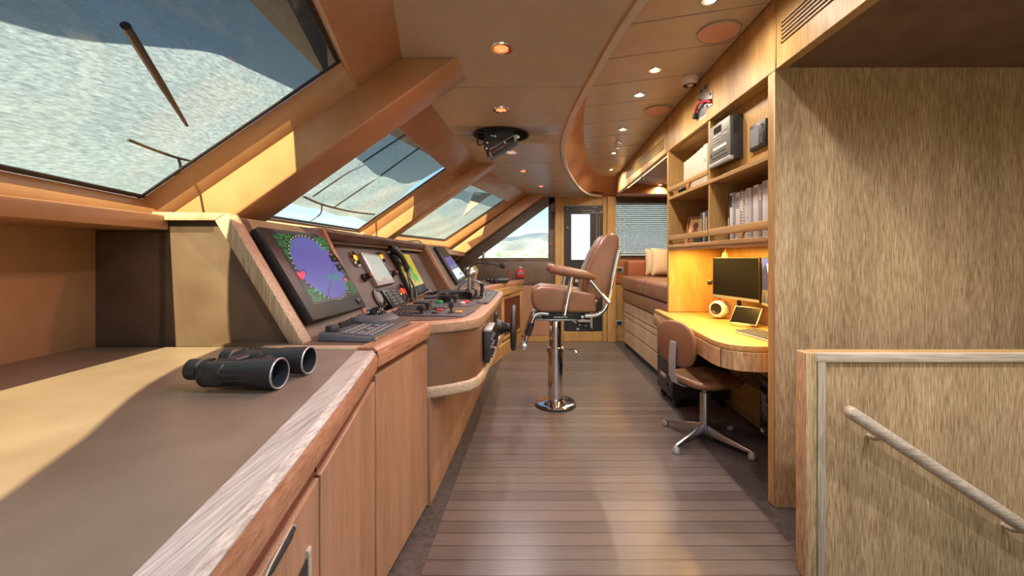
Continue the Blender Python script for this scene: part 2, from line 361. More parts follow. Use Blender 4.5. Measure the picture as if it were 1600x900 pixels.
# slanted window bays ----------------------------------------------------------------------------
TAN = .70; SA = math.atan(TAN); CS, SN = math.cos(SA), math.sin(SA)
class Bay:
    def __init__(s, a, b):
        s.a = V((a[0], a[1], 0)); s.T = (V((b[0], b[1], 0))-s.a).normalized(); s.N = V((-s.T.y, s.T.x, 0)); s.za, s.zb = zc(a[1]), zc(b[1]); s.L = (V((b[0], b[1], 0))-s.a).length
        s.O = s.N*SN+V((0, 0, CS))
    def at(s, d, Y, o=0.0):
        t = (Y-s.a.y-s.N.y*d)/s.T.y
        z = s.za+(s.zb-s.za)*t/s.L
        return s.a+s.T*t+s.N*d+V((0, 0, z-TAN*d))+s.O*o
def bay(k, a, b, Yn, Yf, Y0, Y1, dt=.21, db=1.12):
    B = Bay(a, b); m = MB(); ot, ov = .11, .06
    inner = [B.at(dt, Yn), B.at(dt, Yf), B.at(db, Yf), B.at(db, Yn)]
    back = [B.at(dt, Yn+.03, ot), B.at(dt, Yf-ov, ot), B.at(db, Yf-ov, ot), B.at(db, Yn+.03, ot)]
    big = [B.at(-.05, Y0), B.at(-.05, Y1), B.at(1.5, Y1), B.at(1.5, Y0)]
    bigb = [B.at(-.05, Y0, ot), B.at(-.05, Y1, ot), B.at(1.5, Y1, ot), B.at(1.5, Y0, ot)]
    t = bmesh.new(); R = [[t.verts.new(p) for p in r] for r in (big, inner, back, bigb)]
    for i in range(4):
        for q in range(4):
            A, C = R[i], R[(i+1) % 4]
            t.faces.new((A[q], A[(q+1) % 4], C[(q+1) % 4], C[q]))
    m._merge(t, .006, 2)
    w = struct(m, 'window_%d' % k, M['leather'])
    q = [B.at(dt+.0, Yn+.02, ot+.004), B.at(dt, Yf-ov+.0, ot+.004), B.at(db, Yf-ov, ot+.004), B.at(db, Yn+.02, ot+.004)]
    g = MB(); g.quadbox(q, B.O, .008); struct(g, 'pane', M['glass'], w)
    f = MB(); wd = .022
    c = sum(q, V((0, 0, 0)))/4
    for i in range(4):
        p0, p1 = q[i], q[(i+1) % 4]; inn = (c-(p0+p1)/2).normalized(); dd = (p1-p0).normalized(); inn = (inn-dd*inn.dot(dd)).normalized()
        f.quadbox([p0, p1, p1+inn*wd, p0+inn*wd], -B.O, .006)
    struct(f, 'gasket', M['rubber'], w)
    return B
B0 = bay(4, KP[0], KP[1], -2.3, -.75, -2.6, -.5)
B1 = bay(1, KP[1], KP[2], -.38, 2.02, -.5, 2.15)
B2 = bay(2, KP[2], KP[3], 2.28, 4.25, 2.15, 4.37)
B3 = bay(3, KP[3], KP[4], 4.47, 6.2, 4.37, 6.45)
# deep leather-wrapped beams between the bays
def beam(i, Y0, Y1, x0, z0, sl, drop, top=.05):
    U = lambda x: z0+sl*(x-x0)
    z = zc(Y0)+.005; xe = x0+(z+drop-z0)/sl
    xb = -1.95
    m = MB(); m.prism([(xe, Y0, z), (xb, Y0, U(xb)-drop), (xb, Y0, U(xb)+top), (x0+(z-top-z0)/sl, Y0, z)], (0, Y1-Y0, 0), .014, 3)
    return struct(m, 'trim_%d' % i, M['leather'])
beam(3, 2.02, 2.28, -.811, 2.136, .71, .20)
beam(4, 4.25, 4.47, -.787, 2.126, .705, .17)
beam(5, 6.20, 6.448, -.20, 2.053, .73, .145)
beam(6, -.75, -.45, .02, 2.20, .62, .20)
# sill ledge under the windows
m = MB()
def zs(Y): return interp([(2.0, 1.47), (4.4, 1.43), (6.4, 1.38)], Y)
st = [(-2.6, -.5), (-.45, -1.28), (.6, -1.40), (1.69, -1.46)]
m.loft([[(x, y, zs(y)), (x, y, zs(y)-.06), (x-.62, y, zs(y)-.06), (x-.62, y, zs(y))] for y, x in st], b=.008)
struct(m, 'trim_7', M['leather'])
m = MB(); st = [(1.69, -1.28), (2.4, -1.3), (4.4, -1.12), (5.1, -1.0), (6.2, -.95), (YF, -1.0)]
m.loft([[(x, y, zs(y)-.01), (x, y, zs(y)-.07), (x-1.0, y, zs(y)-.07), (x-1.0, y, zs(y)-.01)] for y, x in st]); struct(m, 'trim_8', M['leather'])
# forward wall below the sill
FW = [(-2.6, -.82), (-.45, -1.58), (.6, -1.70), (1.69, -1.76), (4.4, -1.70), (5.1, -1.6), (YF, -1.3)]
def fw(y): return interp(FW, y)
m = MB(); m.loft([[(x, y, 0), (x, y, zs(y)-.02), (x-.06, y, zs(y)-.02), (x-.06, y, 0)] for y, x in FW]); struct(m, 'wall_forward', M['leather'])

# outer roof plates (keep the weather and the high sun out)
BR = catmull([(1.2, -2.8, 0), (.2, -1.9, 0), (-.5, -1.1, 0), (-.95, -.42, 0), (-1.12, -.05, 0), (-1.21, .3, 0), (-1.22, .6, 0), (-1.17, .88, 0), (-1.12, 1.12, 0), (-1.13, 1.4, 0), (-1.2, 2.5, 0), (-1.2, 3.5, 0), (-1.0, 4.4, 0), (-.62, 5.72, 0), (-.4, 6.7, 0)], 4)
m = MB(); m.prism([(p.x, p.y, 2.36) for p in BR]+[(.18, 6.7, 2.36), (.18, -2.8, 2.36)], (0, 0, .04)); struct(m, 'roof_brow', M['hull'])
m = MB(); m.box(.0, 3.2, -2.8, 6.7, 2.74, 2.8); m.box(-.05, .0, -2.8, 6.7, 2.36, 2.8); struct(m, 'roof', M['hull'])

# starboard fascia (header) over the bookcase, running fore and aft with the ceiling
XC = 1.277
m = MB()
hb = [(-2.65, 2.27), (2.15, 2.27), (2.154, 2.27), (3.84, 2.272), (5.66, 2.225)]
def header(ya, yb, z0=None):
    yy = [ya+(yb-ya)*k/4 for k in range(5)]
    m.loft([[(XC, y, interp(hb, y)), (XC, y, zr(y)+.02), (XC+.05, y, zr(y)+.02), (XC+.05, y, interp(hb, y))] for y in yy], b=.003, seg=1)
header(-2.65, 2.147); header(2.152, 3.845); header(3.85, 5.97)
struct(m, 'wall_header', M['oak'])
def louvre(name, label, ya, yb, za, zb, nsl):
    t = thing(name, label, 'vent', (XC, (ya+yb)/2, za))
    b = MB(); b.box(XC-.003, XC+.004, ya, yb, za, zb); b.build('slots', M['gap'], t)
    f = MB(); h = (zb-za)/(2*nsl+1)
    for k in range(nsl+1): f.box(XC-.007, XC, ya-.004, yb+.004, za+2*k*h, za+(2*k+1)*h, .001, 1)
    for y in (ya, yb): f.box(XC-.007, XC, y-.006, y+.006, za, zb)
    f.build('slats', M['oak_y'], t)
louvre('air_vent', 'slotted oak air grille high on the header over the dark stairwell soffit', 1.60, 2.096, 2.38, 2.49, 5)
louvre('air_vent', 'long slotted oak air grille on the header beyond the bookcase, above the settee', 3.93, 5.42, 2.325, 2.425, 5)
# soffit over the stairs, alcove ceiling, walls of the starboard side
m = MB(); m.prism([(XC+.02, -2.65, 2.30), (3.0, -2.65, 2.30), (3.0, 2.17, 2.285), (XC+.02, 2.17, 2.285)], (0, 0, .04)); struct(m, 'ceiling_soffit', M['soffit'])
m = MB()
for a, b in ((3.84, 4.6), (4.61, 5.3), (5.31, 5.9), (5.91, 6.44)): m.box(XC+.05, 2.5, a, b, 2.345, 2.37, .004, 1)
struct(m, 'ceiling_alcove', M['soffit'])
m = MB(); m.box(XC+.045, 2.5, 6.05, 6.449, 2.222, 2.345); struct(m, 'trim_9', M['fascia'])
m = MB(); m.box(2.42, 2.5, 3.8, YF, 0, 2.4); struct(m, 'wall_settee', M['oak'])
m = MB(); m.box(1.28, 3.0, 2.16, 2.20, 0, 2.30); struct(m, 'wall_stair', M['panel'])
m = MB(); m.box(2.95, 3.0, -2.7, 2.2, 0, 2.34); struct(m, 'wall_right', M['panel'])
m = MB()                                                                  # unseen wall behind the camera, glazed wide to let fill daylight in
m.box(-1.9, 3.0, -2.72, -2.64, -.05, .12); m.box(-1.9, 3.0, -2.72, -2.64, 2.24, 2.8); m.box(-1.9, -.9, -2.72, -2.64, .12, 2.24); m.box(2.7, 3.0, -2.72, -2.64, .12, 2.24)
struct(m, 'wall_back', M['oak'])
m = MB(); m.box(-.9, 2.7, -2.69, -2.68, .12, 2.24); struct(m, 'window_7', M['glass'])
m = MB(); m.box(-1.9, 3.4, -6.0, -2.74, -.12, -.02); struct(m, 'exterior_bounce_deck', M['hull'])  # unseen pale deck, added to bounce sunlight into the room

# far wall ---------------------------------------------------------------------------------------
m = MB(); W = YF
m.box(-1.4, .407, W, W+.07, 0, 1.24); m.box(1.33, 2.5, W, W+.07, 0, 1.32); m.box(.0, 2.5, W, W+.07, 2.235, 2.8); m.box(2.2, 2.5, W, W+.07, 1.3, 2.3)
m.box(.31, .407, W, W+.07, 1.24, 2.3)
struct(m, 'wall_far', M['pink'])
m = MB(); m.box(-1.2, .40, W-.02, W, .875, 1.235, .008); struct(m, 'trim_10', M['leather_dark'])
m = MB(); m.box(-.2, .40, W-.012, W, .085, .865, .003, 1); struct(m, 'trim_11', M['pink'])
m = MB(); m.box(-.2, .40, W-.02, W, 0, .08, .003, 1); struct(m, 'baseboard_far', M['oak_x'])
m = MB(); m.box(1.33, 1.48, W-.014, W, .085, .87, .003, 1); struct(m, 'trim_12', M['oak'])
m = MB(); m.box(1.33, 1.56, W-.02, W, 0, .08, .003, 1); struct(m, 'baseboard_right', M['oak_x'])
m = MB(); m.box(1.335, 1.5, W-.02, W, .89, 1.235, .006, 1); struct(m, 'trim_13', M['orange'])
# triangular side window: frame and pane
def tri(x): return 1.24+.738*(x+.853)          # underside of the raked frame
m = MB()
m.box(-1.6, .40, W-.012, W+.06, 1.235, 1.285, .004, 1)
m.box(.31, .40, W-.012, W+.06, 1.285, 2.22, .004, 1)
m.prism([(-.80, W-.012, 1.28), (.31, W-.012, tri(.31)+.0), (.40, W-.012, tri(.40)), (.40, W-.012, tri(.40)+.26), (-1.16, W-.012, 1.28)], (0, .07, 0))
w5 = struct(m, 'window_5', M['leather_dark'])
m = MB(); m.prism([(-.80, W+.03, 1.27), (.33, W+.03, 1.27), (.33, W+.03, 2.13)], (0, .008, 0)); struct(m, 'pane', M['glass'], w5)
m = MB(); m.box(.305, .312, W-.016, W+.03, 1.285, 2.1); m.box(-.74, .31, W-.016, W+.03, 1.283, 1.29); struct(m, 'gasket', M['rubber'], w5)
m = MB(); m.cyl((-.70, W-.02, 1.285), (-.70, W-.02, 1.36), .022); m.cyl((-.70, W-.02, 1.36), (-.70, W-.02, 1.385), .012); tag(m.build('window_latch', M['silver']), 'small pale latch knob in the low corner of the triangular side window', 'latch')
# door ---------------------------------------------------------------------------------------------
m = MB()
m.box(.407, .49, W-.05, W+.05, 0, 2.232, .004, 1); m.box(.49, .545, W-.03, W+.05, 0, 2.232, .004, 1)
m.box(1.145, 1.205, W-.03, W+.05, 0, 2.232, .004, 1); m.box(.545, 1.145, W-.03, W+.05, 2.10, 2.232, .004, 1); m.box(.545, 1.145, W-.03, W+.05, 0, .148, .004, 1)
m.box(1.205, 1.335, W-.09, W+.05, 0, 2.232, .005, 1)
d1 = struct(m, 'door_1', M['oak'])
m = MB(); y0, y1 = W+.0, W+.035
m.box(.547, .662, y0, y1, .44, 2.095); m.box(.955, 1.143, y0, y1, .44, 2.095); m.box(.662, .955, y0, y1, .44, 1.262); m.box(.662, .955, y0, y1, 1.97, 2.095)
m.box(.547, 1.143, W+.03, W+.05, .15, .44)
struct(m, 'door_leaf', M['black'], d1)
m = MB(); m.box(.662, .955, y0+.01, y0+.018, 1.262, 1.97); struct(m, 'pane', M['glass'], d1)
m = MB()
for z, x0, x1 in ((2.02, .80, 1.05), (1.985, .82, 1.13), (2.07, .63, .70), (2.075, .98, 1.06)): m.box(x0, x1, y0-.018, y0, z-.008, z+.008, .002, 1)
m.cyl((1.05, y0-.014, 1.2), (1.05, y0-.014, 2.0), .008, n=10); m.cyl((1.09, y0-.014, 1.2), (1.09, y0-.014, 1.95), .006, n=10)
for x, z in ((.60, 2.05), (.60, 1.76), (1.12, 2.0), (1.0, 2.0)): m.cyl((x, y0-.014, z), (x, y0, z), .018, n=12)
struct(m, 'door_linkage', M['midgrey'], d1)
m = MB(); random.seed(3)
m.box(.60, 1.10, y0-.005, W+.03, .16, .40)
struct(m, 'lock_housing', M['black'], d1)
m = MB()
for k in range(16):
    x = .62+random.random()*.40; z = .17+random.random()*.2; s_ = .008+random.random()*.022
    m.box(x, x+s_*1.6, y0-.02, y0-.004, z, z+s_, .002, 1)
m.box(.76, .95, y0-.05, y0-.02, .30, .335, .004, 1); m.box(.95, .985, y0-.05, y0-.02, .21, .48, .004, 1)
struct(m, 'door_mechanism', M['silver'], d1)
m = MB(); m.lathe([(.0, 0), (.03, 0), (.03, .012), (.012, .014), (.012, .03), (.0, .03)], (.745, y0, .93), (0, -1, 0)); struct(m, 'door_knob', M['silver'], d1)
# right window with blind
m = MB(); m.box(1.335, 2.25, W-.01, W+.05, 1.28, 1.33, .004, 1); m.box(1.335, 2.25, W-.01, W+.05, 2.13, 2.235, .004, 1); m.box(1.335, 1.352, W-.008, W+.05, 1.33, 2.13); m.box(2.18, 2.25, W-.008, W+.05, 1.33, 2.13)
w6 = struct(m, 'window_6', M['leather_dark'])
m = MB(); m.box(1.35, 2.19, W+.04, W+.048, 1.32, 2.14); struct(m, 'pane', M['glass'], w6)
t = thing('venetian_blind', 'lowered grey venetian blind with thin slats over the window behind the settee', 'blind', (1.77, W-.03, 1.33))
m = MB(); m.box(1.345, 2.19, W-.06, W-.012, 2.125, 2.165, .003, 1); m.build('headrail', M['grey'], t)
m = MB()
for k in range(25):
    z = 1.365+k*.0310
    m.obox((1.767, W-.035, z), (.42, 0, 0), (0, .013, -.0095), (0, 0, .0007))
m.build('slats', plain('blind_slat', (140, 156, 168), .4, .2), t)
m = MB(); m.box(1.345, 2.19, W-.05, W-.02, 1.335, 1.352, .003, 1); m.build('bottom_rail', M['silver'], t)
for x in (1.40, 1.47, 2.1): m = MB(); m.cyl((x, W-.05, 1.36), (x, W-.05, 2.13), .0025, n=6); m.build('cord', M['white'], t)
def outlet(c, label, w=.12, h=.09):
    t = thing('wall_socket', label, 'socket', c); x, y, z = c
    m = MB(); m.box(x-w/2, x+w/2, y-.014, y, z-h/2, z+h/2, .006, 2); m.build('cover_plate', M['silver'], t)
    m = MB(); m.box(x-w*.3, x+w*.3, y-.017, y-.013, z-h*.28, z+h*.28, .003, 1); m.build('insert', M['black'], t)
outlet((1.40, W-.02, 1.105), 'silver framed wall socket just below the blind, left of the settee back')
outlet((1.40, W-.014, .285), 'silver framed wall socket low on the oak panel beside the settee drawers')
t = thing('fire_call_point', 'red fire call point on the brown wall under the triangular window', 'fire alarm', (-.12, W-.02, 1.0))
m = MB(); m.box(-.185, -.065, W-.06, W-.02, .99, 1.11, .01); m.build('housing', M['red'], t)
m = MB(); m.box(-.165, -.085, W-.064, W-.058, 1.035, 1.068, .002, 1); m.build('press_pane', M['midgrey'], t)
m = MB(); m.cyl((-.125, W-.065, 1.088), (-.125, W-.058, 1.088), .008, n=12); m.build('indicator', M['white'], t)
m = MB(); m.box(-.148, -.102, W-.028, W-.02, 1.125, 1.16, .002, 1); tag(m.build('notice_tag', M['pinkdisc']), 'small pink notice square just above the red fire call point', 'notice')
t = thing('flashlight', 'black torch clipped upright to the edge of the triangular window', 'torch', (.36, W-.05, 1.72))
m = MB(); m.cyl((.36, W-.05, 1.74), (.36, W-.05, 1.93), .018, n=14); m.build('barrel', M['black'], t)
m = MB(); m.cyl((.36, W-.05, 1.93), (.36, W-.05, 2.0), .018, .035, n=16); m.build('lamp_head', M['black'], t)
m = MB(); m.box(.33, .39, W-.05, W-.012, 1.85, 1.88, .004, 1); m.build('clip', M['black'], t)
m = MB(); m.cyl((.352, W-.05, 1.5), (.352, W-.012, 1.5), .016, n=12); tag(m.build('warning_lamp', M['red']), 'tiny red button on the frame right of the triangular window', 'button')

# outside ------------------------------------------------------------------------------------------
m = MB(); m.box(-400, 400, -200, 900, -6.2, -6.0); struct(m, 'sea', M['sea'])
def ridge(name, mat, Y, x0, x1, hs, zb=-6):
    m = MB(); n = len(hs); xs = [x0+(x1-x0)*i/(n-1) for i in range(n)]
    P = catmull([(x, Y, zb+h) for x, h in zip(xs, hs)], 5); rr = random.Random(n)
    rings = []
    for f, dy in ((0.02, -90), (.45, -45), (.8, -18), (1, 0), (.5, 60), (0, 120)):
        rings.append([(p.x, p.y+dy+rr.uniform(-6, 6), zb+(p.z-zb)*f*(1+rr.uniform(-.05, .05))) for p in P])
    m.loft(rings, closed=False, caps=False); struct(m, name, mat, smooth=80)
ridge('hill_near', M['green_hill'], 330, -90, 150, [7, 8, 8, 10, 12, 13, 15, 17, 16, 17, 15, 16, 14, 12, 13, 10])
ridge('hill_pale', M['hill'], 560, -320, 420, [20, 24, 20, 22, 30, 28, 36, 30, 38, 34, 40, 30, 26, 30])
ridge('mountain_far', M['blue_hill'], 800, -500, 700, [30, 28, 34, 40, 44, 56, 50, 62, 44, 56, 40, 50])
m = MB(); m.box(.9, 4.2, 10.5, 10.7, -3, 4.5); struct(m, 'exterior_glare_panel', M['hull'])  # sunlit panel added so the door glass burns out white
m = MB(); m.prism([(-1.9, -4, .95), (-6.5, -2, .95), (-7, 2.5, .95), (-6.5, 6, .95), (-1.9, 9, .95)], (0, 0, .05)); struct(m, 'exterior_foredeck', M['deck'])
m = MB(); m.box(-4.6, -3.6, 3.2, 5.0, 1.0, 1.55, .05); struct(m, 'exterior_locker', plain('pink_locker', (214, 150, 140), .6))

# mesh sun covers stretched over the windows, outside
def cover(B, Y0, Y1, d0, d1, label, seed):
    t = thing('window_cover', label, 'window cover', B.at((d0+d1)/2, (Y0+Y1)/2, .2), 'mesh covers over the forward windows')
    rr = random.Random(seed); ph = [rr.uniform(0, 6) for _ in range(6)]
    m = MB(); nu, nv = 36, 36; bm = bmesh.new(); g = []
    for i in range(nu+1):
        row = []
        for j in range(nv+1):
            a, b = i/nu, j/nv
            o = .17-.05*math.sin(PI*a)*math.sin(PI*b)+.012*math.sin(5*a+7*b+ph[0])+.006*math.sin(17*a-6*b+ph[1])+.010*math.sin(24*(a+.5*b*b)+ph[2])*b
            row.append(bm.verts.new(B.at(d0+(d1-d0)*b, Y0+(Y1-Y0)*a, o)))
        g.append(row)
    for i in range(nu):
        for j in range(nv): bm.faces.new((g[i][j], g[i+1][j], g[i+1][j+1], g[i][j+1]))
    m._merge(bm); m.build('mesh_sheet', M['cloth'], t, smooth=180)
    return t
c1 = cover(B1, -.75, 2.1, 0.0, 1.34, 'large grey mesh sun cover outside the near slanted window, with a dark fold line', 1)
c2 = cover(B2, 2.15, 4.3, 0.0, 1.03, 'grey mesh sun cover outside the middle slanted window, crossed by two dark cords', 2)
c3 = cover(B3, 4.4, 6.35, 0.0, 1.25, 'grey mesh sun cover outside the farthest slanted window, with a white pennant-shaped patch', 3)
m = MB(); m.tube([onP(u, v, B1.at(.5, 1, .14), B1.O) for u, v in ((200, 218), (235, 232), (275, 246), (309, 254))], .006, 6, smooth=4)
m.tube([onP(u, v, B1.at(.5, 1, .14), B1.O) for u, v in ((279, 248), (282, 262), (276, 275), (255, 292))], .006, 6, smooth=4); m.build('hem_cord', M['strap'], c1)
pl = B2.at(.5, 3, .13)
for q_ in (((633, 210), (560, 258), (489, 307)), ((655, 231), (598, 272), (522, 324))): m = MB(); m.tube([onP(u, v, pl, B2.O) for u, v in q_], .006, 6); m.build('cord', M['strap'], c2)
m = MB(); m.tube([onP(u, v, pl, B2.O) for u, v in ((474, 307), (505, 320), (550, 331), (585, 335))], .008, 6, smooth=4); m.tube([onP(u, v, pl, B2.O) for u, v in ((503, 320), (500, 335), (480, 348))], .006, 6, smooth=4); m.build('hem_cord', M['strap'], c2)
m = MB(); pl = B3.at(.5, 5.5, .15)
m.face([onP(u, v, pl, B3.O) for u, v in ((741, 299), (768, 303), (724, 336))]); m.build('pennant_patch', M['whitecloth'], c3)
# wiper arm resting outside the near window
m = MB(); pw = B1.at(.6, 1, .118); a_, b_ = onP(196, 40, pw, B1.O), onP(292, 196, pw, B1.O)
m.tube([a_, a_*.5+b_*.5, b_], [.013, .012, .006], 8); tag(m.build('wiper_arm', M['black']), 'dark wiper arm lying diagonally across the near window', 'wiper')
# ================================================================ CONSOLE AND COUNTERS (forward side)
ZT = .95
ED = [(.20, -2.4), (-.02, -1.4), (-.18, -.6), (-.27, 0), (-.36, .47), (-.425, .82), (-.49, 1.165), (-.57, 1.565)]
def ex(Y): return interp([(y, x) for x, y in ED], Y)
ysC = [-2.3, -1.4, -.6, 0, .3, .47, .65, .82, 1.0, 1.165, 1.36, 1.56]
t = thing('worktop', 'long worktop with brown leather inlay and pale worn oak edge, binoculars on it', 'worktop', (-.8, .3, .88))
m = MB(); m.loft([[(ex(y)-.082, y, ZT-.004), (ex(y)-.082, y, ZT-.06), (fw(y)+.006, y, ZT-.06), (fw(y)+.006, y, ZT-.004)] for y in ysC[:-1]+[1.64]]); m.build('leather_inlay', M['leather_counter'], t)
def edge_cap(x, y, z0, z1): return [(x-.078, y, z1-.03), (x-.004, y, z1-.03), (x-.004, y, z1-.012), (x-.016, y, z1), (x-.078, y, z1)]
def edge_face(x, y, z0, z1): return [(x-.06, y, z0), (x-.03, y, z0-.008), (x, y, z0), (x+.004, y, z1-.032), (x-.002, y, z1-.014), (x-.06, y, z1-.032)]
def edging(t, xf_, yy, z0, z1, top, face_):
    m = MB(); m.loft([edge_cap(xf_(y), y, z0, z1) for y in yy]); m.build('edge_cap', top, t)
    m = MB(); m.loft([edge_face(xf_(y), y, z0, z1) for y in yy]); m.build('edge_face', face_, t)
edging(t, ex, ysC, .878, ZT, M['lime'], M['edge'])
def base_unit(ya, yb, label, mat, dz=.834, handle=None):
    g = .004; c = lambda y: ex(y)-.007
    t = thing('base_cabinet', label, 'cabinet', ((c(ya)+c(yb))/2-.2, (ya+yb)/2, 0))
    b = MB(); b.loft([[(c(y)-.022, y, .0), (c(y)-.022, y, .872), (c(y)-.50, y, .872), (c(y)-.50, y, .0)] for y in (ya+g, yb-g)]); b.build('carcass', M['pink'], t)
    s = MB(); s.loft([[(c(y)-.022, y, .838), (c(y)-.010, y, .838), (c(y)-.010, y, .868), (c(y)-.022, y, .868)] for y in (ya+g, yb-g)]); s.build('top_rail', M['rail'], t)
    d = MB(); d.loft([[(c(y)-.022, y, .03), (c(y), y, .03), (c(y), y, dz), (c(y)-.022, y, dz)] for y in (ya+g, yb-g)], b=.002, seg=1)
    dr = d.build('door', M['pink'], t)
    if handle:
        h = MB(); y0, y1 = handle
        h.tube([(c(y)-.004, y, .818) for y in (y0, y0+.02, y1-.02, y1)], [.007, .010, .010, .007], 10); h.build('finger_pull', M['gap'], dr); h = MB(); h.tube([(c(y0)+.001, y0-.004, .818), (c(y0)+.002, y0+.01, .830), (c(y1)+.002, y1-.01, .830), (c(y1)+.001, y1+.004, .818)], .002, 6); h.build('pull_rim', M['lime'], dr)
    return t
M['rail'] = wood('oak_rail_red_glow', (92, 44, 30), (140, 76, 54), 'Y', fine=120, contrast=.25)  # reddish tone imitates red light in the recess under the edge
t = base_unit(.05, .885, 'rosy oak base cabinet nearest the camera, with a dark finger pull and open niche', M['pink'], handle=(.625, .74))
b = MB(); b.loft([[(ex(y)-.015, y, .10), (ex(y)-.004, y, .10), (ex(y)-.004, y, .72), (ex(y)-.015, y, .72)] for y in (.36, .80)]); b.build('niche', M['gap'], t)  # flat dark sheet stands in for the shaded inside of an opening
b = MB(); b.loft([[(ex(y)-.012, y, .10), (ex(y)-.001, y, .10), (ex(y)-.001, y, .735), (ex(y)-.012, y, .735)] for y in (.80, .815)]); b.build('niche_trim', M['lime'], t)
base_unit(.89, 1.562, 'rosy oak base cabinet with one plain door under the worktop, left of the console door', M['pink'])

# ---- dash stations: base and top of the sloping face
SB = [V((-.90, 1.67, .95)), V((-.955, 2.45, .95)), V((-.82, 4.4, .95)), V((-.73, 5.1, .95))]
ST = [V((-1.21, 1.67, 1.475)), V((-1.215, 2.45, 1.465)), V((-1.09, 4.4, 1.435)), V((-1.02, 5.1, 1.43))]
# helm console: desk strip with oak edge, pod, sloping dash
hc = thing('helm_console', 'wide leather and oak helm console with sloping dash, rounded pod and drawers below', 'console', (-.8, 3.0, 0))
XE = [(1.567, -.57), (2.165, -.517)]
m = MB(); m.loft([[(interp(XE, y)-.07, y, .955), (interp(XE, y)-.07, y, .90), (-1.25, y, .90), (-1.25, y, .955)] for y in (1.64, 2.3)], b=.002, seg=1); m.build('desk_strip', M['leather_dark'], hc)
m = MB(); m.loft([[(x-.52, y-.0, .953), (x-.52, y, .92), (x-.06, y, .92), (x-.06, y, .953)] for y, x in ((1.585, -.52), (1.645, -.52))], b=.004); m.build('cross_strip', M['lime_x'], hc)
edging(hc, lambda y: interp(XE, y)+.002, (1.568, 1.8, 2.0, 2.165), .885, .96, M['edge'], M['edge'])
# solid modules
def body(m, b0, t0, b1, t1, back=-1.78, zb=.93):
    m.loft([[b0, t0, V((back, t0.y, t0.z)), V((back, b0.y, zb)), V((b0.x, b0.y, zb))], [b1, t1, V((back, t1.y, t1.z)), V((back, b1.y, zb)), V((b1.x, b1.y, zb))]], b=.022, seg=4)
m = MB(); body(m, SB[0]+V((-.03, .02, 0)), ST[0]+V((-.03, .02, -.004)), SB[1]+V((0, -.015, 0)), ST[1]+V((0, -.015, 0))); m.build('radar_bay', M['leather_dark'], hc)
m = MB(); body(m, SB[2]+V((0, .02, 0)), ST[2]+V((0, .02, 0)), SB[3], ST[3]); m.build('chart_bay', M['leather_dark'], hc)
REC = V((-.13, 0, -.0))
m = MB(); r0 = [SB[1]+REC, ST[1]+V((-.09, 0, -.06))]; r1 = [SB[2]+REC, ST[2]+V((-.09, 0, -.06))]
m.loft([[r0[0], r0[1], r0[1]+V((-.35, 0, 0)), V((-1.6, 2.45, .93))], [r1[0], r1[1], r1[1]+V((-.35, 0, 0)), V((-1.5, 4.4, .93))]]); m.build('instrument_panel', M['dash'] if 'dash' in M else M['leather_dark'], hc)
m = MB(); m.loft([[p+V((.012, 0, -.012)), p+V((-.0, 0, .008)), p+V((-.06, 0, .012)), p+V((-.45, 0, .01)), p+V((-.45, 0, -.05)), p+V((-.02, 0, -.055))] for p in (ST[1]+V((0, .018, 0)), ST[2]+V((0, -.02, 0)))], b=.01, seg=3); m.build('hood', M['leather_dark'], hc)
for i, dy, nm in ((1, 0, 'divider'), (2, 0, 'divider')):
    m = MB(); p, q = SB[i], ST[i]; nn = V((.861, 0, .508))
    m.loft([[p+nn*.008+V((0, y, 0)), q+nn*.008+V((0, y, 0)), q+V((-.34, y, 0)), p+V((-.34, y, 0))] for y in (-.018, .018)], b=.003); m.build(nm, M['edge_z'], hc)
m = MB(); p, q = SB[2], ST[2]
m.loft([[p+V((-.012, y, 0)), q+V((-.012, y, -.03)), q+V((-.34, y, -.03)), p+V((-.34, y, 0))] for y in (-.026, -.017)]); m.build('cheek_panel', M['leather_pod'], hc)
# camera-side end of the dash: leather panel with pale oak surround
m = MB()
pl = [(-1.475, 1.69, .945), (-.955, 1.69, .945), (-1.25, 1.69, 1.455), (-1.475, 1.69, 1.455)]
m.prism(pl, (0, .05, 0), .006); m.build('end_panel', M['leather'], hc)
m = MB()
a0, a1 = V((-.90, 1.665, .95)), V((-1.21, 1.665, 1.478)); dn = V((-.861, 0, -.508))
m.prism([a0, a1, a1+V((-.048, 0, -.03)), a0+V((-.058, 0, 0))], (0, .07, 0), .004)
m.prism([a1, a1+V((-.30, 0, .004)), a1+V((-.30, 0, -.03)), a1+V((-.048, 0, -.03))], (0, .07, 0), .004)
m.build('end_trim', M['lime_z'], hc)
m = MB(); m.loft([[(-1.475, 1.69, .945), (-1.475, 1.69, 1.44), (-1.475, 2.0, 1.44), (-1.475, 2.0, .945)], [(-1.50, 1.69, .945), (-1.50, 1.69, 1.44), (-1.50, 2.0, 1.44), (-1.50, 2.0, .945)]]); m.build('recess_side', M['leather'], hc)
m = MB(); m.box(-1.75, -1.50, 1.95, 1.99, .9, 1.44); m.build('recess_back', M['leather'], hc)
# console door under the desk strip
fx = lambda y: interp(XE, y)-.008
t = thing('base_cabinet', 'rosy oak console door below the trackball desk, left of the rounded leather pod', 'cabinet', (-.75, 1.87, 0))
m = MB(); m.loft([[(fx(y)-.024, y, 0), (fx(y)-.024, y, .88), (-1.0, y, .88), (-1.0, y, 0)] for y in (1.575, 2.16)]); m.build('carcass', M['pink'], t)
m = MB(); m.loft([[(fx(y)-.024, y, .02), (fx(y), y, .02), (fx(y), y, .852), (fx(y)-.024, y, .852)] for y in (1.578, 2.158)], b=.002, seg=1); m.build('door', M['pink'], t)
m = MB(); m.loft([[(fx(y)-.024, y, .855), (fx(y)-.012, y, .855), (fx(y)-.012, y, .876), (fx(y)-.024, y, .876)] for y in (1.578, 2.158)]); m.build('top_rail', M['rail'], t)
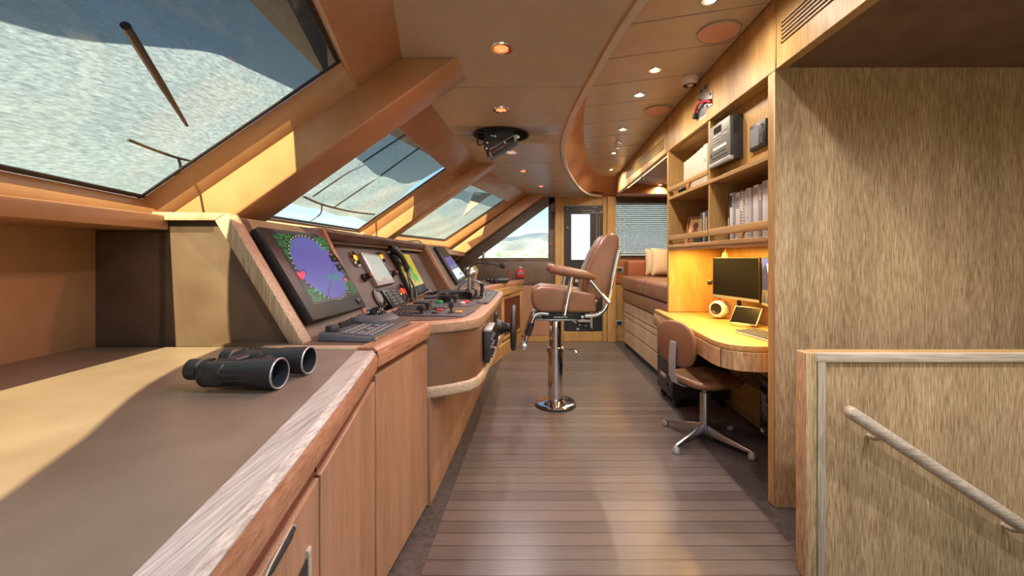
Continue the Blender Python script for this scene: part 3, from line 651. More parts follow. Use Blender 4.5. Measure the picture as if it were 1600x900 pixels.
# pod
PO = [(-.60, 2.165), (-.512, 2.172), (-.40, 2.235), (-.325, 2.295), (-.285, 2.37), (-.27, 2.48), (-.252, 3.0), (-.245, 3.6), (-.25, 4.05), (-.268, 4.25), (-.32, 4.35), (-.42, 4.395), (-.80, 4.40), (-.86, 4.3), (-.93, 2.5), (-.9, 2.165)]
def off(poly, d):
    n = len(poly); out = []
    for i in range(n):
        a, b, c = V(poly[i-1]+(0,)), V(poly[i]+(0,)), V(poly[(i+1) % n]+(0,))
        d1, d2 = (b-a).normalized(), (c-b).normalized(); q = (V((-d1.y, d1.x, 0))+V((-d2.y, d2.x, 0))).normalized()
        out.append(b+q*d)
    return out
def lvl(poly, z): return [V((p[0], p[1], z)) for p in poly]
m = MB(); m.prism(lvl(off(PO, 0), .897), (0, 0, .06), .012, 3); m.build('pod_edge', M['podedge'] if 'podedge' in M else M['edge'], hc)
m = MB(); m.prism(lvl(off(PO, .014), .618), (0, 0, .28)); m.build('pod_skirt', M['leather_pod'], hc, smooth=60)
m = MB(); m.prism(lvl(off(PO, -.004), .56), (0, 0, .06), .014, 3); m.build('pod_foot_trim', M['lime_x'], hc, smooth=60)
m = MB(); m.prism(lvl(off(PO, .075), .957), (0, 0, .006), .003, 1); m.build('pod_top', M['leather_dark'], hc)
RX = lambda y: interp([(1.714, -.53), (2.836, -.4886), (4.8, -.448)], y)
for a, b in ((2.17, 2.58), (2.585, 3.0), (3.005, 3.5), (3.505, 4.0), (4.005, 4.5)):
    m = MB(); m.loft([[(RX(y), y, .0), (RX(y), y, .565), (RX(y)-.4, y, .565), (RX(y)-.4, y, 0)] for y in (a, b)], b=.002, seg=1); m.build('kick_panel', M['pink'], hc)
# far counter with louvred cupboard
FE = [(4.42, -.52), (4.62, -.505), (5.1, -.455), (6.42, -.07)]
fe = lambda y: interp(FE, y)
t = thing('side_counter', 'far oak edged counter running into the corner below the triangular window', 'worktop', (-.6, 5.6, .89))
edging(t, fe, (4.42, 4.62, 5.1, 5.7, 6.1, 6.43), .895, .955, M['edge'], M['edge'])
m = MB(); m.loft([[(fe(y)-.075, y, .95), (fe(y)-.075, y, .90), (fe(y)-.75, y, .90), (fe(y)-.75, y, .95)] for y in (4.42, 4.62, 5.1, 6.43)]); m.build('top_inlay', M['leather_counter'], t)
t = thing('louvred_cupboard', 'oak cupboard with dark louvred door and open niche under the far counter', 'cupboard', (-.5, 5.6, 0))
fi = lambda y: fe(y)-.02
def fq(m, ya, yb, z0, z1, d0, d1, b=.002):
    m.loft([[(fi(y)+d0, y, z0), (fi(y)+d1, y, z0), (fi(y)+d1, y, z1), (fi(y)+d0, y, z1)] for y in (ya, yb)], b=b, seg=1)
m = MB(); fq(m, 4.55, 6.42, .0, .895, -.5, -.28, 0); fq(m, 4.55, 6.42, .80, .893, -.28, -.002); fq(m, 6.40, 6.44, 0, .893, -.3, 0); fq(m, 4.55, 6.42, .0, .16, -.28, -.002); fq(m, 5.46, 5.50, .1, .85, -.28, 0); m.build('carcass', M['oak'], t)
m = MB(); fq(m, 4.6, 5.44, .40, .415, -.27, -.01); fq(m, 4.6, 5.44, .62, .635, -.27, -.01); m.build('shelf', M['oak_y'], t)
m = MB(); fq(m, 5.52, 5.60, .18, .79, -.02, .004); fq(m, 6.30, 6.38, .18, .79, -.02, .004); fq(m, 5.60, 6.30, .73, .79, -.02, .004); fq(m, 5.60, 6.30, .18, .23, -.02, .004); d_ = m.build('door', M['oak'], t)
m = MB()
for k in range(24): fq(m, 5.60, 6.30, .235+k*.0205, .250+k*.0205, -.022, -.004, 0)
m.build('louvres', M['rail'], d_)
m = MB(); fq(m, 5.60, 6.30, .23, .74, -.034, -.024, 0); m.build('door_back', M['gap'], d_)
m = MB()
for k in range(6): fq(m, 4.75, 6.35, .035+k*.018, .044+k*.018, -.004, .002, 0)
m.build('vent_slots', M['gap'], t)

# ---- screens and instruments on the dash
def bil(q, a, b): return q[0]*(1-a)*(1-b)+q[1]*a*(1-b)+q[2]*a*b+q[3]*(1-a)*b
def plane(i, j, rec=0.0):
    b0, t0, b1 = SB[i], ST[i], SB[j]
    n = (b1-b0).cross(t0-b0).normalized()
    if n.x < 0: n = -n
    return b0+n*rec, n
class Draw:
    def __init__(s, q, n): s.q, s.n, s.m = [V(p) for p in q], n, MB()
    def p(s, a, b, e): return bil(s.q, a, b)+s.n*e
    def rect(s, a0, b0, a1, b1, mi, e=.002): s.m.mi = mi; s.m.face([s.p(a0, b0, e), s.p(a1, b0, e), s.p(a1, b1, e), s.p(a0, b1, e)])
    def poly(s, pts, mi, e=.002): s.m.mi = mi; s.m.face([s.p(a, b, e) for a, b in pts])
    def disc(s, a, b, ra, rb, mi, e=.002, n=48): s.poly([(a+ra*math.cos(2*PI*k/n), b+rb*math.sin(2*PI*k/n)) for k in range(n)], mi, e)
    def line(s, a0, b0, a1, b1, w, mi, e=.003):
        d = V((a1-a0, b1-b0, 0)).normalized(); s.poly([(a0-d.y*w, b0+d.x*w), (a1-d.y*w, b1+d.x*w), (a1+d.y*w, b1-d.x*w), (a0+d.y*w, b0-d.x*w)], mi, e)
    def text(s, a0, b0, a1, b1, rows, mi, rr, e=.003, fill=.7, h=.5):
        dh = (b1-b0)/rows
        for r in range(rows):
            a = a0
            while a < a1:
                w = rr.uniform(.008, .02)
                if rr.random() < fill: s.rect(a, b0+r*dh, min(a+w, a1), b0+r*dh+dh*h, mi, e)
                a += w+.008
def display(name, label, cat, px, p, n, proud, inset, bez=M['black'], group=None):
    q = [onP(u, v, p, n) for u, v in px]; c = sum(q, V((0, 0, 0)))/4
    t = thing(name, label, cat, min(q, key=lambda w: w.z), group)
    m = MB(); m.quadbox([w-n*.01 for w in q], n, .01+proud, .006, 2); m.build('bezel', bez, t)
    top = [w+n*proud for w in q]; l, r, u, d = inset
    s = [bil(top, l, u), bil(top, 1-r, u), bil(top, 1-r, 1-d), bil(top, l, 1-d)]
    return t, s
p1, n1 = plane(0, 1)
t, s = display('radar_display', 'large black framed radar screen with violet disc, in the near dash bay', 'display', [(393, 359), (501, 371), (566, 482), (481, 507)], p1, n1, .030, (.11, .02, .05, .15))
d = Draw(s, n1); rr = random.Random(5)
d.rect(0, 0, 1, 1, 0, .001)
for a0, b0, a1, b1, rw in ((.0, .02, .26, .22, 8), (.70, .02, .98, .22, 8), (.02, .80, .24, .98, 6), (.76, .74, .98, .96, 9), (.03, .24, .12, .40, 6)): d.text(a0, b0, a1, b1, rw, 1, rr)
d.disc(.48, .5, .42, .475, 2, .002)
for k in range(44): a = 2*PI*k/44; d.disc(.48+.435*math.cos(a), .5+.492*math.sin(a), .006, .006, 3, .0032, 6)
d.line(.86, .40, .30, .93, .004, 4, .003); d.line(.97, .72, .80, .97, .003, 4, .003)
d.rect(.80, .30, .99, .42, 5, .0028); d.rect(.82, .46, .99, .58, 5, .0028)
d.text(.50, .62, .78, .74, 3, 1, rr, .0034, .85)
d.poly([(.02, .55), (.06, .58), (.12, .54), (.15, .565), (.10, .62), (.05, .66), (.02, .62)], 6, .0034); d.disc(.12, .56, .05, .035, 4, .003); d.disc(.86, .72, .05, .04, 4, .003); d.disc(.86, .72, .028, .025, 6, .0036)
d.m.build('screen', [M['s_dark'], M['s_green'], M['s_blue'], M['s_white'], M['s_line'], M['s_black'], M['s_red']], t)
m = MB(); q = s; e = bil(q, .90, 1.085)+n1*.004; m.cyl(e-n1*.006, e+n1*.012, .011, .009, 14); m.build('power_knob', M['chrome'], t)
m = MB(); m.obox(e, (s[1]-s[0]).normalized()*.03, (s[3]-s[0]).normalized()*.016, n1*.003, .002); m.build('knob_plate', M['black'], t)
# recessed instruments
pb, nb = SB[1]+REC, ((SB[2]+REC)-(SB[1]+REC)).cross((ST[1]+V((-.09, 0, -.06)))-(SB[1]+REC)).normalized()
if nb.x < 0: nb = -nb
t, s = display('plotter_display', 'small silver framed display with blank grey screen on the recessed panel', 'display', [(559, 396), (588, 400), (614, 443), (587, 449)], pb, nb, .025, (.10, .08, .07, .12), M['silver'])
d = Draw(s, nb); d.rect(0, 0, 1, 1, 0, .001); d.rect(.30, .93, .6, .96, 1, .002); d.m.build('screen', [M['s_lcd'], M['red']], t)
t, s = display('chart_display', 'black framed screen showing a yellow and green chart, right end of the recess', 'display', [(610, 394), (634, 397), (664, 455), (640, 466)], pb, nb, .03, (.05, .04, .05, .18))
d = Draw(s, nb); d.rect(0, 0, 1, 1, 0, .001); d.poly([(.25, .1), (.5, .15), (.55, .3), (.7, .45), (.62, .6), (.8, .72), (.75, .92), (.5, .8), (.5, .6), (.35, .45), (.4, .3), (.2, .2)], 1, .002); d.line(.2, .3, .5, .9, .015, 2, .003)
d.m.build('screen', [M['s_yellow'], M['s_green'], M['s_line']], t)
def oval(name, label, cat, u, v, ru, rv, mats, lampmat, lw=.5):
    c = onP(u, v, pb, nb); ax = V((0, 1, 0)); ax = (ax-nb*ax.dot(nb)).normalized(); ay = nb.cross(ax)
    if ay.z < 0: ay = -ay
    t = thing(name, label, cat, c)
    ring = lambda k, o: [c+ax*(ru*k*math.cos(a))+ay*(rv*k*math.sin(a))+nb*o for a in [2*PI*i/24 for i in range(24)]]
    m = MB(); m.loft([ring(1, -.005), ring(1, .010), ring(.8, .014), ring(.78, .004), ring(1, -.005)], True, False); m.build('rim', mats, t)
    m = MB(); m.loft([ring(.76, 0), ring(.74, .006), ring(.3, .010)]); m.build('face_plate', M['black_gloss'], t)
    m = MB(); m.loft([[p+ay*rv*.12 for p in ring(lw, .002)], [p+ay*rv*.12 for p in ring(lw*.8, .014)]]); m.build('lamp', lampmat, t)
    return t
oval('indicator_lamp', 'chrome oval amber lamp left of the small grey display', 'lamp', 554, 405, .05, .06, M['chrome'], M['s_amber'], .42)
oval('indicator_lamp', 'chrome oval amber lamp just right of the small grey display', 'lamp', 595, 403, .05, .055, M['chrome'], M['s_amber'], .42)
oval('gauge', 'oval gauge with pale dial under the small grey display', 'gauge', 592, 467, .07, .075, M['black'], M['midgrey'], .72)
oval('gauge', 'oval gauge glowing red, between the button panel and the handset cord', 'gauge', 628, 457, .07, .075, M['chrome'], M['s_redl'], .42)
def knob(u, v, label):
    c = onP(u, v, pb, nb); t = thing('rotary_knob', label, 'knob', c)
    m = MB(); m.lathe([(.03, 0), (.03, .012), (.022, .016), (.020, .05), (.016, .054)], c, nb); m.build('grip', M['black'], t)
    m = MB(); m.cyl(c+nb*.054, c+nb*.057, .012, n=14); m.build('cap', M['red'], t)
knob(569, 434, 'black knob with red cap at the lower left of the small grey display'); knob(611, 429, 'black knob with red cap between the grey display and the handset')
t, s = display('button_panel', 'black button panel between the two oval gauges', 'control panel', [(593, 455), (612, 450), (634, 476), (612, 484)], pb, nb, .018, (.06, .06, .05, .05), M['black'])
m = MB()
for r in range(5):
    for c in range(2):
        q = [bil(s, .12+c*.42, .08+r*.18), bil(s, .46+c*.42, .08+r*.18), bil(s, .46+c*.42, .19+r*.18), bil(s, .12+c*.42, .19+r*.18)]
        m.quadbox(q, nb, .006, .001, 1)
m.build('buttons', M['grey'], t)
# radio handset with coiled lead
t = thing('radio_handset', 'black telephone handset hanging in front of the chart screen with coiled lead', 'handset', onP(640, 470, pb, nb))
m = MB(); a, b = onP(607, 392, pb, nb)+nb*.05, onP(628, 424, pb, nb)+nb*.05
m.tube([a, a+(b-a)*.25+nb*.012, a+(b-a)*.5+nb*.018, a+(b-a)*.75+nb*.012, b], [.03, .026, .022, .024, .03], 12, smooth=3); dd = (b-a).normalized()
m.cyl(a+nb*.01, a-nb*.03, .034, .03, 16); m.cyl(b+nb*.01, b-nb*.03, .034, .03, 16); m.build('handset', M['black'], t)
m = MB(); m.obox((a+b)/2-nb*.035, dd*.07, nb.cross(dd)*.03, nb*.018, .006); m.build('cradle', M['rubber'], t)
m = MB()
for off_, e in (((0, 0), 0), ((7, 2), .015)):
    m.tube([b+nb*e, onP(630+off_[0]*.3, 438, pb, nb)+nb*.05, onP(634+off_[0], 455+off_[1], pb, nb)+nb*.05, onP(638+off_[0], 472+off_[1], pb, nb)+nb*.03, onP(641+off_[0]*.6, 476, pb, nb)+nb*.004], .009, 8, smooth=5)
m.build('lead', M['black'], t)
t = thing('key_bunch', 'small bunch of keys and black toggles at the foot of the chart screen', 'keys', onP(668, 462, pb, nb))
for k, (u, v) in enumerate(((663, 455), (667, 458), (671, 461), (668, 466))):
    m = MB(); c = onP(u, v, pb, nb); m.cyl(c, c+nb*.03, .008, n=8); m.ball(c+nb*.035, .011, n=10); m.build('toggle', M['silver'] if k % 2 else M['black'], t)
# second radar in the far bay
p3, n3 = plane(2, 3)
t, s = display('radar_display', 'slim black framed screen with lilac chart in the far dash bay, seen edge-on', 'display', [(677, 387), (690, 387), (727, 436), (712, 446)], p3, n3, .03, (.14, .06, .06, .06))
d = Draw(s, n3); d.rect(0, 0, 1, 1, 0, .001); d.rect(.04, .28, .96, .62, 1, .002); d.rect(.04, .66, .96, .96, 2, .002); d.disc(.5, .46, .2, .1, 3, .003); d.rect(.6, .84, .8, .88, 0, .003)
d.m.build('screen', [M['s_dark'], M['s_lilac'], M['s_grey'], M['s_blue']], t)
m = MB(); m.tube([ST[2]+V((-.1, -.35, .02)), ST[2]+V((-.06, -.1, .035)), ST[2]+V((-.1, .2, .02)), ST[2]+V((-.2, .3, .008))], .006, 6, smooth=4); tag(m.build('cable', M['black']), 'thin black cable lying along the top of the dash hood', 'cable')

# trackball keyboard on the desk strip
kb = thing('radar_keyboard', 'sloping grey radar keyboard with trackball on the console desk', 'keyboard', (-.74, 1.93, .955))
m = MB(); zb = .956
m.hexa([(-.865, 1.70, zb), (-.625, 1.675, zb), (-.612, 2.16, zb), (-.865, 2.20, zb), (-.862, 1.71, zb+.035), (-.635, 1.69, zb+.014), (-.622, 2.155, zb+.014), (-.862, 2.195, zb+.035)], .006, 2); m.build('case', M['grey'], kb)
m = MB(); m.loft([[(-.76+r*.115*math.cos(a), 2.07+r*.125*math.sin(a), zb+.024+h) for a in [2*PI*k/28 for k in range(28)]] for r, h in ((1, -.01), (.95, .018), (.75, .034), (.5, .04))]); m.build('trackball_mount', M['grey'], kb)
m = MB(); m.ball((-.75, 2.06, zb+.062), .04, n=24); m.build('trackball', M['black_gloss'], kb)
m = MB(); m.lathe([(.05, 0), (.05, .006), (.042, .0)], (-.75, 2.06, zb+.062), (.15, -.1, 1), ring=True); m.build('trackball_ring', M['black'], kb)
m = MB(); m.box(-.634, -.612, 1.68, 2.16, zb, zb+.022, .004); m.build('wrist_rail', M['alu'], kb)
m = MB()
for r in range(5):
    for c in range(9):
        if r == 2 and c % 3 == 2: continue
        x = -.66-r*.026-(.006 if r > 2 else 0); y = 1.74+c*.034; z = zb+.0145+(-.635-x)*.093
        m.box(x-.010, x+.010, y-.012, y+.012, z, z+.006, .002, 1)
m.build('keys', M['midgrey'], kb)
for y, r in ((1.76, .028), (1.84, .012), (1.875, .012), (1.91, .012), (1.945, .012), (1.985, .024)):
    m = MB(); m.lathe([(r, 0), (r, .02), (r*.85, .026)], (-.83, y, zb+.03)); m.build('knob', M['black'], kb)

# ---- pod top instruments
ZP = .963
def P(u, v, z=ZP): return atZ(u, v, z)
def plate(name, label, cat, px, h, mat, mat2=None, grid=None, group=None):
    q = [P(u, v) for u, v in px]; t = thing(name, label, cat, sum(q, V((0, 0, 0)))/4, group)
    m = MB(); m.quadbox(q, (0, 0, 1), h, .002, 1); m.build('base_plate', mat, t)
    if grid:
        na, nb_ = grid; top = [w+V((0, 0, h)) for w in q]
        for i in range(na):
            for j in range(nb_):
                a0, b0 = (i+.18)/na, (j+.2)/nb_; m = MB()
                m.quadbox([bil(top, a0, b0), bil(top, a0+.64/na, b0), bil(top, a0+.64/na, b0+.6/nb_), bil(top, a0, b0+.6/nb_)], (0, 0, 1), .006, .0015, 1); m.build('button', mat2 or M['midgrey'], t)
    return t
plate('switch_plate', 'flat grey switch plate at the near left of the pod top, beside the trackball', 'control panel', [(612, 488), (652, 490), (645, 494), (608, 493)], .008, M['grey'], M['black'], (6, 2))
plate('switch_plate', 'long dark switch plate behind the first, along the dash foot', 'control panel', [(628, 478), (664, 479), (658, 485), (620, 485)], .008, M['grey'], M['black'], (7, 2))
plate('switch_plate', 'dark plate with pale edge near the middle of the pod, beside the green buttons', 'control panel', [(648, 471), (676, 471), (668, 475), (645, 475)], .008, M['black'], M['grey'], (5, 2))
plate('switch_plate', 'thin dark plate farthest along the dash foot, below the handset lead', 'control panel', [(668, 463), (692, 463), (690, 467), (662, 467)], .008, M['black'], M['grey'], (6, 2))
j = plate('joystick_panel', 'black control plate with two stubby levers nearest the front of the pod', 'control panel', [(655, 487), (742, 486), (723, 495), (646, 494)], .006, M['grey'])
def stick(t, u, v, h, w, mat):
    c = P(u, v); m = MB(); m.box(c.x-w*1.4, c.x+w*1.4, c.y-w*1.4, c.y+w*1.4, c.z, c.z+.012, .003, 1); m.cyl(c+V((0, 0, .01)), c+V((0, 0, h*.6)), w*.45, n=12); m.box(c.x-w, c.x+w, c.y-w, c.y+w, c.z+h*.5, c.z+h, w*.3, 2)
    m.build('lever', mat, t)
stick(j, 658, 491, .055, .022, M['black']); stick(j, 668, 486, .055, .02, M['black']); stick(j, 705, 490, .07, .014, M['black'])
for k, (u, v, mt) in enumerate(((680, 491, 'black'), (687, 487, 'red'), (717, 490, 'yellow'))):
    c = P(u, v); m = MB(); m.box(c.x-.02, c.x+.02, c.y-.02, c.y+.02, c.z+.006, c.z+.016, .003, 1); m.build('button', M[mt], j)
j = plate('thruster_panel', 'black thruster panel with green and red buttons in the middle of the pod', 'control panel', [(680, 472), (748, 471), (735, 479), (672, 479)], .006, M['grey'])
for u, v, mt in ((687, 475, 'green'), (700, 473, 'green'), (728, 475, 'red'), (722, 477, 'silver')):
    c = P(u, v); m = MB(); m.lathe([(.026, 0), (.026, .012), (.018, .02)], c+V((0, 0, .006))); m.build('button', M[mt], j)
stick(j, 711, 474, .06, .022, M['black'])
plate('gauge_plate', 'flat grey plate between thruster panel and joystick panel', 'control panel', [(676, 480), (702, 480), (694, 484), (670, 484)], .007, M['black'], M['grey'], (4, 1))
plate('far_switch_plate', 'dark plate on the far part of the pod behind the throttle', 'control panel', [(690, 456), (742, 456), (738, 460), (682, 460)], .02, M['grey'], M['black'], (8, 2))
j = plate('edge_switch_strip', 'narrow grey strip of switches along the aft edge of the pod beside the throttle', 'control panel', [(765, 456), (779, 456), (763, 474), (745, 474)], .006, M['grey'], M['midgrey'], (2, 8))
# loop of black webbing
t = thing('headset', 'black headset band lying on the pod in front of the throttle', 'headset', P(712, 466))
m = MB(); c = P(712, 464, ZP+.03); m.loft([[c+V((x*.13*k, y*.20*k, z)) for k, z in ((1, -.02), (1, .025), (.93, .025), (.93, -.02))] for x, y in [(math.cos(2*PI*i/28), math.sin(2*PI*i/28)) for i in range(22)]]); m.build('band', M['black'], t)
m = MB(); c2_ = P(696, 468); m.cyl(c2_+V((0, 0, .006)), c2_+V((0, 0, .055)), .035, n=18, b=.006); m.build('ear_pad', M['rubber'], t)
# throttle
c = P(740, 465); X0, Y0 = c.x, c.y
t = thing('throttle_control', 'chrome twin throttle with round arch and upright lever on the pod', 'throttle', (X0, Y0, ZP))
m = MB(); m.box(X0-.11, X0+.09, Y0-.10, Y0+.10, ZP, ZP+.016, .005); m.build('base_plate', M['black'], t)
m = MB(); m.loft([[(X0-.02+r*math.cos(a), Y0+y, ZP+.03+r*math.sin(a)) for r, y in ((.125, -.016), (.125, .016), (.108, .016), (.108, -.016))] for a in [PI*k/20-.15 for k in range(23)]], b=.003, seg=1); m.build('arch', M['alu'], t)
m = MB(); m.cyl((X0-.02, Y0-.05, ZP+.04), (X0-.02, Y0+.05, ZP+.04), .05, n=28, b=.008); m.build('drum', M['black'], t); m = MB(); m.cyl((X0-.02, Y0-.056, ZP+.045), (X0-.02, Y0-.05, ZP+.045), .034, n=24); m.build('drum_disc', M['silver'], t)
for y in (-.062, .062):
    m = MB(); m.tube([(X0-.02, Y0+y, ZP+.05), (X0-.025, Y0+y, ZP+.12), (X0-.02, Y0+y, ZP+.19)], [.016, .02, .023], 12); m.ball((X0-.018, Y0+y, ZP+.2), .032, n=16); m.build('lever', M['alu'], t)
m = MB(); m.cyl((X0+.07, Y0-.05, ZP), (X0+.075, Y0-.05, ZP+.10), .012, n=12); m.ball((X0+.075, Y0-.05, ZP+.11), .02, n=14); m.build('trim_lever', M['black'], t)
m = MB(); m.tube([(X0+.095, Y0-.09, ZP+.002), (X0+.095, Y0-.09, ZP+.04), (X0+.095, Y0+.08, ZP+.04), (X0+.095, Y0+.08, ZP+.002)], .004, 8); m.build('guard_rail', M['chrome'], t)
# steering wheel on the pod's aft face
cy, cz, xw = 3.28, .745, -.118
t = thing('steering_wheel', 'small black steering wheel on a flared hub, on the aft face of the pod', 'steering wheel', (xw, cy, cz))
m = MB(); m.tube([(xw, cy+.158*math.cos(a), cz+.158*math.sin(a)) for a in [2*PI*k/48 for k in range(48)]], .021, 12, closed=True); m.build('rim', M['rubber'], t)
for k in range(3):
    a = PI/2+k*2*PI/3; m = MB(); m.obox((xw-.008, cy+.08*math.cos(a), cz+.08*math.sin(a)), (.005, 0, 0), V((0, math.cos(a), math.sin(a)))*.075, V((0, -math.sin(a), math.cos(a)))*.016, .003); m.build('spoke', M['black'], t)
m = MB(); m.lathe([(.075, -.135), (.07, -.125), (.036, -.06), (.03, -.03), (.045, -.012), (.04, .012), (.02, .016)], (xw, cy, cz), (1, 0, 0)); m.build('hub', M['black'], t)
m = MB(); m.box(-.262, -.246, cy-.10, cy+.10, cz-.13, cz+.12, .006); m.build('mount_plate', M['black'], t)
# breaker box on the pod's aft face
t = thing('switch_box', 'black switch box with silver cap on the aft face of the pod, near the wheel', 'switch box', (-.262, 2.66, .6))
m = MB(); m.box(-.275, -.238, 2.53, 2.80, .655, .845, .006); m.build('housing', M['black'], t)
m = MB(); m.box(-.275, -.225, 2.53, 2.80, .845, .862, .005); m.build('cap', M['silver'], t)
for k in range(3):
    for i in range(3): m = MB(); m.cyl((-.245, 2.58+k*.085, .69+i*.05), (-.222, 2.58+k*.085, .69+i*.05), .014, .011, 12); m.build('switch', M['grey'] if i else M['black_gloss'], t)

# ---- binoculars on the worktop and the small pair on the far counter
def binoculars(o, ang, sc, label, mat):
    t = thing('binoculars', label, 'binoculars', o)
    R = Matrix.Translation(V(o)) @ Matrix.Rotation(ang, 4, 'Z') @ Matrix.Scale(sc, 4)
    tubes = []
    for s in (-1, 1):
        y = s*.09; m = MB()
        m.lathe([(.0, -.05), (.040, -.05), (.044, -.02), (.0445, .0), (.044, .07), (.049, .10), (.051, .165), (.052, .17), (.0525, .195), (.048, .198), (.046, .196), (.044, .15), (.0, .145)], (.0, y, .055), (1, 0, 0), 32)
        m.box(-.06, .03, y-.046, y+.046, .012, .098, .024, 4)
        for k in range(5): m.box(-.02, .11, y+s*.0-.002+(.0), y+.002, .0975, .1005) if k == 0 else m.obox((.05, y+.0465*math.cos(-.5+k*.35)*(-1 if s < 0 else 1), .055+.0465*math.sin(-.5+k*.35)-.006), (.06, 0, 0), (0, .003, 0), (0, 0, .002), .001, 1)
        m.xf(R); b = m.build('barrel', mat, t)
        m = MB(); m.lathe([(.034, -.062), (.034, -.05), (.028, -.05), (.028, -.085), (.034, -.09), (.037, -.12), (.036, -.128), (.029, -.128), (.024, -.10), (0, -.10)], (0, y*.86, .062), (1, 0, 0), 28); m.xf(R); m.build('eyecup', M['rubber'], t)
        m = MB(); m.lathe([(.0505, .192), (.0532, .196), (.0505, .2005), (.048, .199)], (0, y, .055), (1, 0, 0), 32, True); m.xf(R); m.build('objective_ring', M['silver'] if sc > .75 and 'large' in label else M['black'], t)
        m = MB(); m.lathe([(0, .160), (.043, .154), (.043, .150), (0, .150)], (0, y, .055), (1, 0, 0), 28); m.xf(R); m.build('lens', M['black_gloss'], t)
        m = MB(); m.lathe([(.047, -.062), (.049, -.058), (.049, -.046), (.047, -.042)], (0, y, .055), (1, 0, 0), 32, True); m.xf(R); m.build('strap_band', M['black'], t)
    m = MB(); m.cyl((-.03, 0, .07), (.10, 0, .07), .017, n=20, b=.004); m.box(-.03, .02, -.07, .07, .055, .096, .012, 3); m.box(.05, .085, -.07, .07, .05, .084, .008, 3); m.xf(R); m.build('hinge', mat, t)
    m = MB(); m.cyl((.035, 0, .08), (.07, 0, .08), .026, n=24, b=.004); m.xf(R); m.build('focus_wheel', M['black'], t)
    return t
binoculars((-.818, 1.19, ZT-.0035), math.radians(-2), .78, 'large black rubber binoculars lying on the leather worktop', M['rubber'])
binoculars((-.45, 5.55, .950), math.radians(30), .74, 'small dark binoculars lying on the far counter by the socket', M['rubber'])
outlet((-.93, YF-.02, 1.075), 'grey wall socket with black plug above the far counter, left of small binoculars', .15, .13)
m = MB(); m.cyl((-.92, YF-.11, 1.08), (-.92, YF-.036, 1.08), .04, n=18, b=.008); tag(m.build('plug', M['black']), 'black plug standing in the grey socket above the far counter', 'plug')
t = thing('gooseneck_lamp', 'black gooseneck chart lamp reaching over the far counter', 'lamp', (-1.0, 5.35, .95))
m = MB(); z = lambda v, Y: EYE+(V0-v)/FPX*Y
m.tube([atY(727, 436, 5.45), atY(731, 424, 5.45), atY(739, 414, 5.45), atY(752, 411, 5.45), atY(772, 413, 5.45), atY(782, 415, 5.45)], .012, 10, smooth=4); m.tube([atY(727, 436, 5.45), atY(726, 445, 5.45), V((atY(726, 445, 5.45).x, 5.45, .95))], .014, 8); m.build('neck', M['black'], t)
a = atY(781, 415, 5.45); m = MB(); m.cyl(a, a+V((.05, 0, -.002)), .022, .04, 18); m.ball(a+V((.05, 0, -.002)), .04, .5, 1, 1, 16); m.build('lamp_head', M['black'], t)
m = MB(); m.lathe([(.05, 0), (.05, .01), (.02, .02)], (atY(726, 445, 5.45).x, 5.45, .95)); m.build('base', M['black'], t)
t = thing('hand_torch', 'yellow hand torch leaning beside the far radar screen', 'torch', (-.80, 5.32, .95))
m = MB(); m.cyl((-.84, 5.30, .985), (-.74, 5.34, 1.0), .03, .035, 16); m.build('body', M['yellow'], t)
m = MB(); m.prism([(-.80, 5.33, 1.0), (-.74, 5.33, 1.0), (-.735, 5.33, 1.12), (-.765, 5.33, 1.07)], (0, .02, 0), .004); m.build('handle', M['yellow'], t)
m = MB(); m.cyl((-.84, 5.30, .985), (-.87, 5.29, .98), .034, .038, 16); m.build('lens_ring', M['black'], t)
m = MB(); m.box(-.98, -.90, 5.15, 5.3, .95, 1.12, .006); tag(m.build('radio_set', M['black']), 'small black radio set standing behind the far radar screen', 'radio')
m = MB(); c = P(762, 440, .95); c = V((-.30, 6.2, .95)); m.cyl(c, c+V((0, 0, .02)), .02, n=12); m.tube([c+V((0, 0, .02)), c+V((0, .1, .06)), c+V((-.01, .22, .15))], .005, 6); tag(m.build('whistle_cord', M['red']), 'small red tag on a cord hanging behind the small binoculars', 'tag')
# ================================================================ HELM CHAIR
YN, YB = 3.42, 3.92
def hx(u): return (u-U0)/FPX*YN
def hz(v): return EYE+(V0-v)/FPX*YN
t = thing('helm_chair', 'tan leather helm chair with armrests on a chrome pedestal, before the throttle', 'chair', (.237, 3.67, 0))
m = MB(); m.prism([(hx(u), YN, hz(v)) for u, v in ((830, 470), (830.5, 459), (836, 451), (846, 448.5), (880, 451.5), (931, 459), (932, 489), (846, 488.5), (834, 483))], (0, YB-YN, 0), .03, 5); seat = m.build('seat', M['leather_chair'], t, smooth=70)
m = MB(); m.prism([(hx(u), YN+.09, hz(v)) for u, v in ((830, 468), (833, 453), (844, 446.5), (880, 449), (925, 456), (925, 470), (840, 480))], (0, YB-YN-.18, 0), .02, 4); m.build('seat_pad', M['leather_chair'], seat, smooth=70)
m = MB(); m.prism([(hx(u), YN+.02, hz(v)) for u, v in ((915, 455), (918, 424), (930, 396), (943, 374), (951, 365), (961, 363), (969, 370), (968, 393), (960, 428), (950, 464), (936, 470), (920, 464))], (0, YB-YN-.04, 0), .035, 5); back = m.build('backrest', M['leather_chair'], t, smooth=70)
m = MB(); m.prism([(hx(u), YN+.12, hz(v)) for u, v in ((911.5, 456), (915, 424), (927, 396), (940, 374), (949, 364.5), (955, 368), (940, 400), (925, 455))], (0, YB-YN-.24, 0), .016, 4); m.build('back_pad', M['leather_chair'], back, smooth=70)
